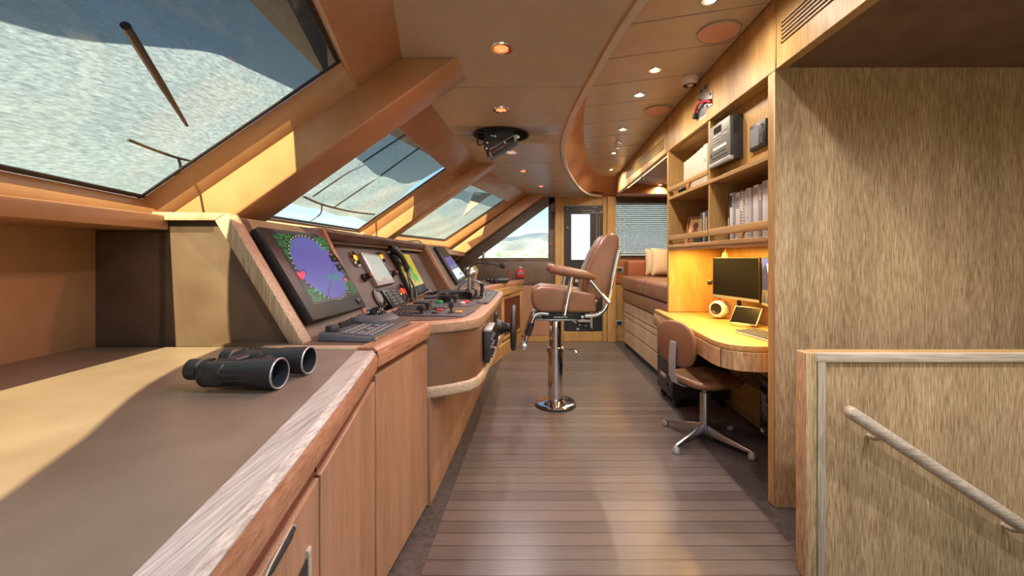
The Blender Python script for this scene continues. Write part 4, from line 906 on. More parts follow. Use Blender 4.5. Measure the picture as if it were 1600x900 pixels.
for y in (YN-.075, YB+.005):
    dy = 0
    m = MB(); a, b = V((hx(861), y+.035, hz(420))), V((hx(930), y+.035, hz(433))); d_ = (b-a).normalized(); nz = V((-d_.z, 0, d_.x))
    m.loft([[p+V((0, .036*math.cos(q)*k, 0))+nz*(.040*math.sin(q)*k2) for q in [2*PI*i/20 for i in range(20)]] for p, k, k2 in ((a-d_*.012, .55, .6), (a, .95, .98), (a+d_*.04, 1, 1), (a+d_*.2, 1, .98), (b-d_*.09, .95, .9), (b-d_*.02, .75, .62), (b+d_*.005, .4, .3))]); ar = m.build('armrest', M['leather_chair'], t, smooth=70)
    m = MB(); yy = y+.035
    m.tube([(hx(893), yy, hz(430)), (hx(889), yy, hz(452)), (hx(882), yy, hz(490))], .021, 12); m.ball((hx(881.5), yy, hz(491)), .022, n=14); m.build('armrest_post', M['chrome'], t)
    m = MB(); m.tube([(hx(921), yy, hz(437)), (hx(950), yy, hz(472))], .018, 12); m.build('armrest_strut', M['chrome'], t)
    y2 = YN+.0 if y < YN else YB
    m = MB(); m.tube([(hx(967.5), y2, hz(391)), (hx(959), y2, hz(430)), (hx(951), y2, hz(467)), (hx(945), y2, hz(482)), (hx(934), y2, hz(491)), (hx(914), y2, hz(493))], .019, 12, smooth=4); m.build('back_frame', M['chrome'], t)
m = MB(); m.box(hx(848), hx(923), YN+.10, YB-.10, .775, .842, .006); m.build('slide_box', M['black'], t)
m = MB(); m.box(hx(838), hx(905), YN+.13, YB-.13, .757, .778, .004); m.cyl((hx(912), YN+.09, .80), (hx(912), YN+.08, .80), .012, n=12); m.box(hx(866), hx(888), YN+.085, YN+.10, .79, .80, .002, 1); m.build('mount_plate', M['alu'], t)
cx, cy = .237, 3.67
m = MB(); m.lathe([(.057, .49), (.057, .74), (.075, .757)], (cx, cy, 0)); m.build('upper_column', M['chrome'], t)
m = MB(); m.lathe([(.068, .025), (.068, .49)], (cx, cy, 0)); m.build('lower_column', M['chrome'], t)
m = MB(); m.lathe([(.066, .465), (.078, .468), (.078, .51), (.060, .515)], (cx, cy, 0)); col = m.build('height_collar', M['chrome'], t)
m = MB(); m.tube([(cx+.07, cy-.02, .487), (cx+.14, cy-.04, .49), (cx+.17, cy-.05, .48), (cx+.20, cy-.06, .455)], .009, 8, smooth=3); m.build('clamp_lever', M['chrome'], col)
m = MB(); m.lathe([(.0, .012), (.176, .012), (.178, .02), (.17, .03), (.10, .037), (.08, .045), (.068, .047), (0, .047)], (cx, cy, 0), n=48); m.build('base_plate', M['chrome'], t)
m = MB(); m.lathe([(.0, .0), (.182, .0), (.182, .013), (.0, .013)], (cx, cy, 0), n=48); m.build('base_gasket', M['rubber'], t)
fr = []
for y in (YN+.09, YB-.09):
    m = MB(); m.tube([(hx(858), y, hz(492)), (hx(846), y, hz(491)), (hx(838), y, hz(493)), (hx(832), y, hz(503)), (hx(818), y, hz(544))], .021, 12, smooth=4); fr.append(m.build('footrest_arm', M['chrome'], t))
m = MB(); m.cyl((hx(818), YN+.05, hz(543)), (hx(818), YB-.05, hz(543)), .03, n=18, b=.004); m.build('footrest_bar', M['chrome'], t)
m = MB(); a, b = V((hx(831), YN+.09, hz(507))), V((hx(824), YN+.09, hz(527))); m.cyl(a, b, .026, n=14); m.build('footrest_sleeve', M['rubber'], fr[0])

# ================================================================ STARBOARD SIDE: bookcase, desk, settee
XB = 1.76
bc = thing('bookcase', 'built-in oak bookcase with four compartments over the lit desk niche', 'bookcase', (1.5, 3.0, 0))
m = MB(); m.box(XC, XB, 2.162, 2.222, 0.0, 2.268, .003, 1); m.build('side_panel', M['oak'], bc)
m = MB(); m.box(XC, XB, 3.80, 3.84, .80, 2.268, .003, 1); m.build('side_panel', M['oak'], bc)
m = MB(); m.box(XB, XB+.03, 2.162, 3.84, 0, 2.3); m.build('back_panel', M['oak'], bc)
m = MB(); m.box(XC+.006, XB, 2.945, 2.972, 1.41, 2.268, .002, 1); m.build('partition', M['oak'], bc)
m = MB(); m.box(XC-.002, XB, 2.222, 3.80, 1.385, 1.412, .003, 1); m.box(XC+.012, XC+.045, 2.222, 3.80, 1.362, 1.385); m.build('shelf', M['oak_y'], bc)
m = MB(); m.box(XC+.002, XB, 2.222, 3.80, 1.82, 1.847, .003, 1); m.build('shelf', M['oak_y'], bc)
m = MB(); m.box(XC+.03, XB, 2.222, 3.80, 2.262, 2.285); m.build('top_board', M['oak_y'], bc)
m = MB(); m.box(1.36, 1.375, 2.222, 2.80, 1.847, 2.262); m.box(1.375, 1.39, 2.80, 2.945, 1.847, 2.262); m.build('instrument_board', M['oak'], bc)
def fiddle(y0, y1, z0, z1, zb, yp):
    m = MB(); m.box(XC-.002, XC+.018, y0, y1, z0, z1, .004)
    w = .022; pts = [(-w-.03, z0), (w+.03, z0), (w+.006, z0-.012), (w, z0-.028), (w, zb), (-w, zb), (-w, z0-.028), (-w-.006, z0-.012)]
    m.prism([(XC, yp+a, z) for a, z in pts], (.016, 0, 0), .001, 1); m.build('fiddle_rail', M['oak_y'], bc)
fiddle(2.222, 2.945, 1.45, 1.50, 1.412, 2.52); fiddle(2.972, 3.80, 1.45, 1.495, 1.412, 3.38); fiddle(2.972, 3.80, 1.893, 1.93, 1.847, 3.35)
# books
def book(name, label, cat, group, y0, w, z0, h, mat, x0=1.36, dep=.27, lab=None, ring=None):
    t = thing(name, label, cat, (x0+dep/2, y0+w/2, z0), group)
    m = MB(); m.box(x0, x0+dep, y0+.001, y0+w-.001, z0, z0+h, .004, 2); m.build('cover', mat, t)
    if lab:
        m = MB(); m.box(x0-.0012, x0, y0+w*.2, y0+w*.8, z0+h*lab[0], z0+h*lab[1]); m.build('spine_label', lab[2], t)
    if ring:
        m = MB(); m.lathe([(.012, -.001), (.012, .002), (.007, .002), (.007, -.001)], (x0, y0+w/2, z0+h*ring), (-1, 0, 0), 14, True); m.build('finger_ring', M['midgrey'], t)
    return t
y = 2.33; i = 0
specs = [(.030, .325, 'bookwhite', (.5, .62, M['s_white'] if 0 else M['white'])), (.062, .330, 'bookwhite', (.86, .98, M['bookgrey'])), (.030, .318, 'bookgrey', (.7, .9, M['white'])), (.062, .322, 'bookwhite', (.82, .94, M['bookgrey'])), (.022, .310, 'bookgrey', None), (.058, .318, 'bookwhite', None), (.026, .305, 'bookwhite', None), (.034, .315, 'bookgrey', (.6, .8, M['white'])), (.060, .310, 'bookwhite', (.66, .9, M['bookgrey'])), (.030, .320, 'bookgrey', None), (.044, .318, 'bookwhite', (.7, .95, M['booknavy'])), (.016, .312, 'booknavy', (.3, .5, M['white']))]
names = ['half hidden white binder against the near side panel', 'broad white binder with pale grey label near the top', 'slim grey binder with a white label, among broad white ones', 'broad white binder with a small grey title panel', 'thin plain grey binder in the middle of the lower right shelf', 'plain broad white binder left of the comb-bound manual', 'thin white manual with a comb binding', 'slim grey binder with a tall white label', 'broad white binder with a long grey spine label', 'slim plain grey binder near the left end', 'white binder with dark title block at the top of its spine', 'thin navy book at the left end of the white binders']
for (w, h, mt, lb), nm in zip(specs, names):
    t = book('binder', nm, 'binder', 'binders on the lower right shelf', y, w, 1.412, h, M[mt], lab=lb)
    if 'comb' in nm:
        m = MB()
        for k in range(16): m.cyl((1.352, y+w*.5, 1.425+k*.0185), (1.352, y+w*.5, 1.434+k*.0185), .008, n=8)
        m.build('comb_binding', M['white'], t)
    y += w+.003
y = 3.17; zz = [.325, .315, .308, .302, .297, .292, .288, .284]
nm = ['ivory binder with round finger hole, right end of the upper left shelf', 'second ivory binder from the right on the upper left shelf', 'third ivory binder from the right on the upper left shelf', 'fourth ivory binder from the right on the upper left shelf', 'fourth ivory binder from the left on the upper left shelf', 'third ivory binder from the left on the upper left shelf', 'second ivory binder from the left on the upper left shelf', 'leftmost, lowest ivory binder on the upper left shelf']
for k in range(8):
    w = .075 if k == 0 else .056
    book('binder', nm[k], 'binder', 'ivory binders on the upper left shelf', y, w, 1.847, zz[k], M['ivory'], ring=.62 if k == 0 else None); y += w+.002
y = 2.985; sp = [(.030, .322, 'bookblue', 'tall blue book against the partition, lower left shelf'), (.030, .33, 'bookgrey', 'tall pale grey book beside the blue one against the partition'), (.030, .318, 'bookblue', 'second tall blue book, between pale grey spines'), (.034, .325, 'bookwhite', 'tall pale binder left of the two blue books'), (.040, .25, 'bookwhite', 'short white book between blue and navy spines'), (.055, .245, 'booknavy', 'broad navy book with pale title line, next to the short white book'), (.040, .24, 'bookgrey', 'short grey book between the two navy books'), (.050, .238, 'booknavy', 'navy book at the left end, beside the framed icon')]
for w, h, mt, l in sp:
    book('book', l, 'book', 'books on the lower left shelf', y, w, 1.412, h, M[mt], lab=(.2, .8, M['gold'] if mt == 'booknavy' else M['bookwhite']) if w > .045 or mt == 'bookblue' else None); y += w+.002
# framed icon, little box, red item
t = thing('picture_frame', 'small gilt picture in an orange wooden frame leaning on the lower left shelf', 'picture frame', (1.45, 3.55, 1.412))
R = Matrix.Translation(V((1.40, 3.56, 1.414))) @ Matrix.Rotation(math.radians(30), 4, 'Z') @ Matrix.Rotation(math.radians(14), 4, 'Y')
m = MB(); m.box(0, .02, -.09, -.068, 0, .25, .003); m.box(0, .02, .068, .09, 0, .25, .003); m.box(0, .02, -.07, .07, 0, .025, .003); m.box(0, .02, -.07, .07, .225, .25, .003); m.box(.008, .03, -.07, .07, .01, .24); m.xf(R); m.build('frame', M['frame'], t)
m = MB(); m.box(.006, .009, -.068, .068, .025, .225); m.mi = 1; m.ball((.006, 0, .16), .028, .12, 1, 1.15, 14); m.prism([(.004, -.05, .03), (.004, .05, .03), (.004, .035, .11), (.004, 0, .145), (.004, -.035, .11)], (.003, 0, 0)); m.xf(R); m.build('picture', [M['gold'], M['frame']], t)
m = MB(); m.box(1.36, 1.48, 3.40, 3.46, 1.412, 1.50, .004); tag(m.build('small_box', M['grey']), 'small dark grey box between the framed picture and the navy book', 'box')
m = MB(); m.box(1.33, 1.45, 3.62, 3.78, 1.412, 1.435, .004); tag(m.build('notebook', M['frame']), 'brown notebook lying flat at the far end of the lower left shelf', 'notebook')
t = thing('hand_grip', 'small black and red hand grip lying behind the upper left rail', 'grip', (1.36, 3.60, 1.847))
m = MB(); m.tube([(1.33, 3.64, 1.875), (1.34, 3.58, 1.885), (1.35, 3.52, 1.90)], .025, 10); m.build('body', M['black'], t)
m = MB(); m.cyl((1.348, 3.53, 1.90), (1.352, 3.505, 1.905), .027, n=12); m.build('end_cap', M['red'], t)
# facsimile machine
xf = 1.282; t = thing('fax_machine', 'grey weather fax machine with silver foot strip mounted in the upper right compartment', 'fax machine', (1.32, 2.79, 1.93))
m = MB(); m.hexa([(xf+.004, 2.64, 1.925), (1.362, 2.635, 1.93), (1.362, 2.955, 1.93), (xf+.004, 2.943, 1.925), (xf+.004, 2.64, 2.205), (1.362, 2.635, 2.21), (1.362, 2.955, 2.21), (xf+.004, 2.943, 2.205)], .006); m.build('housing', M['rubber'], t)
m = MB(); m.box(xf-.004, xf+.006, 2.645, 2.945, 1.95, 2.205, .003); fp = m.build('face_panel', plain('fax_face', (112, 112, 104), .45), t)
m = MB(); m.box(xf-.008, xf+.02, 2.638, 2.948, 1.922, 1.952, .006); m.build('foot_strip', M['silver'], t)
m = MB(); m.box(xf-.006, xf, 2.76, 2.87, 2.14, 2.185, .002, 1); m.build('display_window', M['black_gloss'], t)
m = MB()
for r in range(3):
    for c in range(5): m.box(xf-.007, xf, 2.765+c*.022, 2.781+c*.022, 2.075+r*.02, 2.086+r*.02, .001, 1)
for r in range(2):
    for c in range(3): m.box(xf-.007, xf, 2.672+c*.024, 2.688+c*.024, 2.10+r*.03, 2.115+r*.03, .001, 1)
m.build('buttons', M['silver'], t)
m = MB(); m.box(xf-.0055, xf, 2.69, 2.88, 2.03, 2.048); m.build('paper_slot', M['bookwhite'], t)
m = MB(); m.box(xf-.0055, xf, 2.68, 2.90, 1.975, 1.980); m.box(xf-.0055, xf, 2.70, 2.90, 2.003, 2.007); m.box(xf-.0055, xf, 2.905, 2.918, 1.99, 2.015); m.build('slots', M['gap'], t)
m = MB()
for k in range(9): m.box(1.30+k*.0045, 1.302+k*.0045, 2.6355, 2.6372, 2.09, 2.18)
m.build('side_vents', M['black'], t)
# navigation display on the board
t = thing('navigation_display', 'small black navigation display with grey screen beside the fax machine', 'display', (1.35, 2.44, 1.936))
m = MB(); m.box(1.34, 1.361, 2.355, 2.525, 1.936, 2.09, .005); m.build('bezel', M['black'], t)
m = MB(); m.box(1.338, 1.341, 2.42, 2.515, 1.955, 2.065, .001, 1); m.build('screen', M['midgrey'], t)
m = MB()
for k in range(5): m.cyl((1.336, 2.40, 1.965+k*.014), (1.341, 2.40, 1.965+k*.014), .005, n=8); m.cyl((1.336, 2.382, 1.965+k*.014), (1.341, 2.382, 1.965+k*.014), .005, n=8)
m.lathe([(.014, -.001), (.014, .004), (.008, .004), (.008, .001)], (1.341, 2.39, 2.062), (-1, 0, 0), 14, True); m.build('buttons', M['midgrey'], t)

# ---- desk
DZ = .80
DP = [(1.74, 3.795), (1.265, 3.795), (1.265, 4.0), (1.235, 4.03), (1.21, 4.0), (1.165, 3.3), (1.132, 2.8), (1.117, 2.55), (1.125, 2.46), (1.155, 2.395), (1.21, 2.352), (1.29, 2.335), (1.40, 2.33), (1.74, 2.33)]
t = thing('desk', 'honey coloured oak desk with rounded end built into the niche under the bookcase', 'desk', (1.45, 3.1, .65))
m = MB(); m.prism(lvl(off([p for p in DP][::-1], 0), .765), (0, 0, .035), .006, 2); m.build('desktop', M['desktop'] if 'desktop' in M else M['oak_y'], t)
inn = off(DP[::-1], -.006); inn = [V((min(p.x, 1.735), p.y, 0)) for p in off(DP[::-1], .006)]
m = MB(); m.prism(lvl(inn, .655), (0, 0, .108), .002, 1); m.build('apron', M['panel'], t)
m = MB()
for yq in (2.44, 3.55): m.box(interp([(2.44, 1.125), (3.3, 1.165), (4.0, 1.21)], yq)+.001, 1.2, yq-.003, yq+.003, .655, .765)
m.build('drawer_seam', M['gap'], t)
m = MB(); m.cyl((1.183, 3.60, .715), (1.20, 3.60, .715), .012, n=14); m.build('drawer_lock', M['chrome'], t)
# wall behind the knee space with vent
t = thing('air_vent', 'oak panel with black vent slots low on the wall under the desk', 'vent', (1.755, 2.95, .32))
m = MB(); m.box(1.748, 1.76, 2.3, 3.79, 0, .65); m.build('panel', M['oak_y'], t)
m = MB()
for k in range(6): m.box(1.744, 1.75, 2.4, 3.45, .30+k*.022, .309+k*.022)
m.build('slots', M['gap'], t)
# pedestal
t = thing('drawer_pedestal', 'black rolling three-drawer pedestal under the far end of the desk', 'pedestal', (1.5, 3.79, 0))
m = MB(); m.box(1.25, 1.72, 3.575, 4.0, .075, .645, .004); m.build('body', M['black'], t)
for k in range(3):
    z0 = .08+k*.188; m = MB(); m.box(1.236, 1.252, 3.578, 3.997, z0, z0+.183, .004); dr = m.build('drawer', M['black'], t)
    m = MB(); m.box(1.226, 1.238, 3.74, 3.88, z0+.128, z0+.163, .004); m.build('handle', M['silver'], dr)
m = MB(); m.cyl((1.225, 3.62, .20), (1.24, 3.62, .20), .01, n=12); m.box(1.20, 1.226, 3.618, 3.622, .185, .21); m.build('key', M['chrome'], t)
for x, y in ((1.29, 3.62), (1.29, 3.95), (1.67, 3.62), (1.67, 3.95)):
    m = MB(); m.cyl((x, y-.022, .036), (x, y+.022, .036), .036, n=18, b=.006); m.box(x-.02, x+.02, y-.026, y+.026, .05, .078, .005); m.build('caster', M['black'], t)
# computer tower hung under the desk
t = thing('computer_tower', 'slim black computer tower hung under the near end of the desk', 'computer', (1.6, 2.47, .185))
m = MB(); m.box(1.46, 1.742, 2.36, 2.62, .185, .545, .006); m.build('case', M['black'], t)
m = MB(); m.box(1.452, 1.462, 2.365, 2.615, .19, .54, .004); fr_ = m.build('front', M['black_gloss'], t)
m = MB()
for r in range(9):
    for c in range(7): m.box(1.450, 1.453, 2.385+c*.031, 2.402+c*.031, .205+r*.014, .212+r*.014)
m.build('grille', M['gap'], t)
m = MB(); m.lathe([(.026, 0), (.026, .003), (.022, .003), (.022, 0)], (1.452, 2.49, .285), (-1, 0, 0), 24, True); m.box(1.449, 1.452, 2.475, 2.505, .28, .29); m.box(1.449, 1.452, 2.57, 2.60, .215, .235); m.build('badge', M['silver'], t)
m = MB(); m.box(1.450, 1.453, 2.44, 2.56, .40, .405); m.cyl((1.449, 2.43, .455), (1.453, 2.43, .455), .008, n=10); m.box(1.449, 1.453, 2.43, 2.45, .42, .445); m.build('ports', M['midgrey'], t)
m = MB(); m.box(1.50, 1.70, 2.42, 2.44, .54, .656); m.box(1.50, 1.70, 2.54, 2.56, .54, .656); m.build('hanger_bracket', M['black'], t)
# monitors
def monitor(label, a, b, z0, z1, matfn, tilt=0):
    a, b = V(a+(0,)), V(b+(0,)); d_ = (b-a).normalized(); n_ = V((-abs(d_.y), -d_.x if d_.y < 0 else d_.x, 0)); n_ = V((d_.y, -d_.x, 0)); n_ = n_ if n_.x < 0 else -n_
    t = thing('monitor', label, 'monitor', (a+b)/2+V((0, 0, DZ)))
    z = lambda p, h: V((p.x, p.y, h))
    m = MB(); m.quadbox([z(a, z1), z(b, z1), z(b, z0), z(a, z0)], -n_, .022, .004); m.build('casing', M['black'], t)
    q = [z(a, z1), z(b, z1), z(b, z0+.022), z(a, z0+.022)]; q = [bil(q, u, v)+n_*.001 for u, v in ((.012, .016), (.988, .016), (.988, .99), (.012, .99))]
    d = Draw(q, n_); matfn(d, t)
    m = MB(); m.quadbox([z(a, z0+.02), z(b, z0+.02), z(b, z0), z(a, z0)], n_, .003, .001, 1); m.build('chin', M['midgrey'], t)
    c = (a+b)/2-n_*.045
    m = MB(); m.cyl((c.x, c.y, DZ+.012), (c.x, c.y, z0+.12), .016, n=14); m.quadbox([z(c-d_*.04, z0+.2), z(c+d_*.04, z0+.2), z(c+d_*.04, z0+.1), z(c-d_*.04, z0+.1)], n_, .03, .002, 1); m.build('stand', M['black'], t)
    m = MB(); m.lathe([(0, 0), (.06, 0), (.06, .008), (.02, .014), (0, .014)], (c.x, c.y, DZ)); m.build('foot', M['black'], t)
def dark(d, t): d.rect(0, 0, 1, 1, 0, 0); d.m.build('screen', [M['s_black']], t)
def mountains(d, t):
    d.rect(0, 0, 1, 1, 0, 0)
    d.poly([(0, .25), (.12, .12), (.25, .05), (.4, .18), (.6, .1), (.8, .3), (1, .2), (1, .72), (0, .72)], 1, .0008)
    d.poly([(.12, .13), (.25, .06), (.33, .2), (.28, .34), (.22, .25), (.17, .36)], 2, .0014); d.poly([(.5, .16), (.6, .11), (.68, .26), (.6, .33)], 2, .0014)
    d.rect(0, .72, 1, 1, 3, .0010)
    for k in range(9): d.poly([(.02+k*.11, 1), (.06+k*.11, .74+.04*(k % 3)), (.11+k*.11, 1)], 1, .0014)
    d.m.build('screen', [M['s_sky'], M['s_mount'], M['s_snow'], M['s_tree']], t)
monitor('large blank black monitor on the desk under the bookcase', (1.535, 3.47), (1.655, 2.985), .972, 1.298, dark)
monitor('monitor with snowy mountain wallpaper beside the blank one, half hidden by the cabinet side', (1.665, 2.965), (1.63, 2.47), .958, 1.298, mountains)
# loudspeaker
t = thing('desk_speaker', 'small white desk speaker with one round dark driver below the blank monitor', 'speaker', (1.60, 3.40, DZ))
c = V((1.575, 3.42, DZ)); R = Matrix.Translation(c) @ Matrix.Rotation(math.radians(42), 4, 'Z')
m = MB(); o8 = lambda k, x: [(x, math.cos(a)*.075*k, .075+math.sin(a)*.075*k*.98) for a in [PI/8+PI/4*i for i in range(8)]]
m.loft([o8(.85, -.075), o8(1, -.05), o8(.98, .05), o8(.75, .085)], b=.008, seg=3); m.xf(R); m.build('cabinet', M['white'], t)
m = MB(); m.lathe([(.044, 0), (.044, .006), (.036, .006), (.022, -.008), (.012, -.006), (0, -.003)], (-.076, 0, .085), (-1, 0, 0)); m.xf(R); m.build('driver', M['black'], t)
# tablet on wooden stand, glass ball, keyboard, little lamp
t = thing('tablet', 'black tablet leaning on a small pale wooden stand on the desk', 'tablet', (1.52, 2.93, DZ))
c = V((1.55, 3.02, DZ+.016)); R = Matrix.Translation(c) @ Matrix.Rotation(math.radians(35), 4, 'Z') @ Matrix.Rotation(math.radians(38), 4, 'Y')
m = MB(); m.box(0, .010, -.10, .10, 0, .150, .004); m.xf(R); m.build('shell', M['silver'], t)
m = MB(); m.box(-.002, .002, -.094, .094, .006, .144, .001, 1); m.xf(R); m.build('screen', M['s_black'], t)
R2 = Matrix.Translation(V((c.x, c.y, DZ))) @ Matrix.Rotation(math.radians(35), 4, 'Z')
m = MB(); m.box(-.04, .06, -.06, .06, .0, .022, .006); m.prism([(.075, -.03, .0), (.075, .03, .0), (.10, .03, .0), (.10, -.03, .0)], (0, 0, .06), .003); m.xf(R2); m.build('stand', M['cream'], t)
t = thing('glass_ball', 'clear glass ball ornament between the white speaker and the tablet', 'ornament', (1.62, 3.10, DZ))
m = MB(); m.ball((1.62, 3.13, DZ+.05), .045, n=24); m.build('ball', M['clear'], t); m = MB(); m.lathe([(.025, 0), (.03, .004), (.018, .012)], (1.62, 3.13, DZ)); m.build('foot', M['gold'], t)
t = thing('computer_keyboard', 'pale computer keyboard at the near end of the desk, cut off by the cabinet side', 'keyboard', (1.48, 2.57, DZ))
R = Matrix.Translation(V((1.47, 2.585, DZ))) @ Matrix.Rotation(math.radians(8), 4, 'Z')
m = MB(); m.hexa([(-.075, -.2, 0), (.075, -.2, 0), (.075, .2, 0), (-.075, .2, 0), (-.075, -.2, .012), (.075, -.2, .022), (.075, .2, .022), (-.075, .2, .012)], .004); m.xf(R); m.build('case', M['ivory'], t)
m = MB()
for r in range(6):
    for k in range(18): x = -.062+r*.024; m.box(x-.009, x+.009, -.188+k*.021, -.171+k*.021, .0125+(x+.075)*.067, .020+(x+.075)*.067, .002, 1)
m.xf(R); m.build('keys', M['grey'], t)
t = thing('shelf_lamp', 'small cream conical lamp hanging under the shelf behind the blank monitor', 'lamp', (1.68, 3.42, 1.25))
m = MB(); m.lathe([(.045, 0), (.018, .07), (.014, .07), (.040, 0)], (1.62, 3.42, 1.27), ring=True); m.build('shade', M['cream'], t); m = MB(); m.cyl((1.62, 3.42, 1.335), (1.62, 3.42, 1.364), .01, n=10); m.build('stem', M['gold'], t)
m = MB(); m.cyl((1.52, 3.52, 1.09), (1.54, 3.50, 1.09), .022, n=14); tag(m.build('webcam', M['black']), 'tiny round black webcam at the left edge of the blank monitor', 'webcam')
t = thing('under_shelf_light', 'warm strip light under the bookcase shelf lighting the desk niche', 'light', (1.44, 3.0, 1.375))
m = MB(); m.box(1.42, 1.46, 2.35, 3.7, 1.375, 1.3855); m.build('diffuser', M['lamp_strip'], t)
# settee
t = thing('settee', 'raised settee with tan leather cushions and pale oak drawer front under the blind', 'settee', (1.9, 5.0, 0))
XS = 1.40
m = MB(); m.box(XS+.02, 2.4, 4.06, 6.12, .0, .66); m.box(1.50, 2.4, 6.1, 6.44, 0, .99); m.build('base', M['oak'], t)
m = MB(); m.box(XS+.012, XS+.03, 4.06, 6.1, .0, .06); m.build('toe_kick', M['gap'], t)
m = MB(); m.box(XS-.03, 2.4, 3.88, 6.12, .665, .835, .03, 4); m.build('lower_cushion', M['leather_seat'], t, smooth=60)
for a, b in ((3.88, 4.96), (4.965, 6.12)):
    m = MB(); m.box(XS-.045, 2.4, a, b, .842, 1.03, .035, 4); m.build('seat_cushion', M['leather_seat'], t, smooth=60)
m = MB(); m.box(1.47, 2.40, 6.13, 6.40, .99, 1.25, .03, 4); m.build('back_cushion', M['orange'], t, smooth=60)
def drawer(y0, y1, z0, z1, knob=False):
    m = MB(); m.box(XS, XS+.02, y0, y1, z0, z1, .002, 1); d_ = m.build('drawer', M['pale'], t)
    if knob: m = MB(); m.cyl((XS-.008, y1-.13, (z0+z1)/2+.02), (XS, y1-.13, (z0+z1)/2+.02), .012, n=12); m.build('lock', M['chrome'], d_)
for a, b in ((4.065, 5.25), (5.26, 6.1)): drawer(a, b, .515, .655); drawer(a, b, .265, .43, a > 5)
drawer(4.065, 6.1, .065, .245); drawer(4.065, 6.1, .445, .50)
def pillow(label, c, rot, sz):
    m = MB(); bm = bmesh.new(); n = 16; R = Matrix.Translation(V(c)) @ rot
    for s in (1, -1):
        g = []
        for i in range(n+1):
            row = []
            for j in range(n+1):
                a, b = -1+2*i/n, -1+2*j/n; th = max(0, (1-a**2)*(1-b**2))**.45*.085
                k = 1-.07*(1-abs(a)**2)*abs(b)**3; k2 = 1-.07*(1-abs(b)**2)*abs(a)**3
                row.append(bm.verts.new(R @ V((a*sz*k2, s*th, b*sz*k))))
            g.append(row)
        for i in range(n):
            for j in range(n): bm.faces.new((g[i][j], g[i+1][j], g[i+1][j+1], g[i][j+1]))
    bmesh.ops.remove_doubles(bm, verts=bm.verts[:], dist=.0005)
    m._merge(bm); return tag(m.build('pillow', M['cream'], smooth=80), label, 'pillow', 'pillows on the settee')
pillow('cream pillow farther back, leaning on the settee back, partly hidden', (1.87, 5.98, 1.235), Matrix.Rotation(math.radians(-6), 4, 'Z') @ Matrix.Rotation(math.radians(-14), 4, 'X'), .195)
pillow('cream pillow in front, leaning against the other one beside the bookcase', (1.88, 5.70, 1.238), Matrix.Rotation(math.radians(-14), 4, 'Z') @ Matrix.Rotation(math.radians(-16), 4, 'X'), .195)

# ---- office chair
t = thing('office_chair', 'brown leather swivel chair with aluminium four-star foot at the desk', 'chair', (1.25, 2.95, 0))
R = Matrix.Translation(V((1.25, 2.95, 0))) @ Matrix.Rotation(math.radians(20), 4, 'Z')
m = MB(); sup = lambda k, z, dx=0: [(dx+.215*k*math.copysign(abs(math.cos(a))**.6, math.cos(a)), .22*k*math.copysign(abs(math.sin(a))**.6, math.sin(a)), z) for a in [2*PI*i/32 for i in range(32)]]
m.loft([sup(.80, .415), sup(.95, .425), sup(1.0, .445), sup(.97, .462), sup(.85, .470), sup(.4, .462)]); m.xf(R); m.build('seat', M['leather_chair'], t, smooth=70)
m = MB(); bk_ = lambda k, x: [(x+(.05 if 1 else 0)*(.72-(.71+.155*k*math.sin(a)))*.9-.0, .19*k*math.copysign(abs(math.cos(a))**.75, math.cos(a)), .71+.155*k*math.copysign(abs(math.sin(a))**.75, math.sin(a))) for a in [2*PI*i/32 for i in range(32)]]
m.loft([bk_(.9, -.268), bk_(1, -.260), bk_(1, -.246), bk_(.92, -.228), bk_(.5, -.220)]); m.xf(R); m.build('backrest', M['leather_chair'], t, smooth=70)
m = MB()
m.loft([[(x-.006, -.028, z), (x-.006, .028, z), (x+.006, .028, z+.004), (x+.006, -.028, z+.004)] for x, z in ((-.05, .40), (-.20, .41), (-.262, .44), (-.285, .52), (-.284, .62), (-.275, .72))]); m.xf(R); m.build('back_bracket', M['silver'], t)
m = MB(); m.box(-.09, .09, -.08, .08, .385, .414, .006); m.cyl((0, 0, .36), (0, 0, .39), .02, n=16); m.xf(R); m.build('tilt_mechanism', M['midgrey'], t)
m = MB(); m.cyl((1.25, 2.95, .34), (1.25, 2.95, .38), .018, n=16); m.lathe([(.034, .055), (.034, .335), (.03, .345)], (1.25, 2.95, 0)); m.build('column', M['alu'], t)
for k in range(4):
    a = math.radians(35+90*k); d_ = V((math.cos(a), math.sin(a), 0)); n_ = V((-d_.y, d_.x, 0)); c = V((1.25, 2.95, 0))
    m = MB(); m.loft([[c+d_*r+n_*w+V((0, 0, z0)), c+d_*r-n_*w+V((0, 0, z0)), c+d_*r-n_*w*.7+V((0, 0, z1)), c+d_*r+n_*w*.7+V((0, 0, z1))] for r, w, z0, z1 in ((.02, .024, .055, .125), (.16, .020, .045, .085), (.335, .015, .035, .055))], b=.004); lg = m.build('leg', M['alu'], t)
    m = MB(); m.lathe([(.022, 0), (.026, .006), (.026, .022), (.014, .046), (0, .05)], c+d_*.33, n=18); m.build('glide', M['silver'], lg)

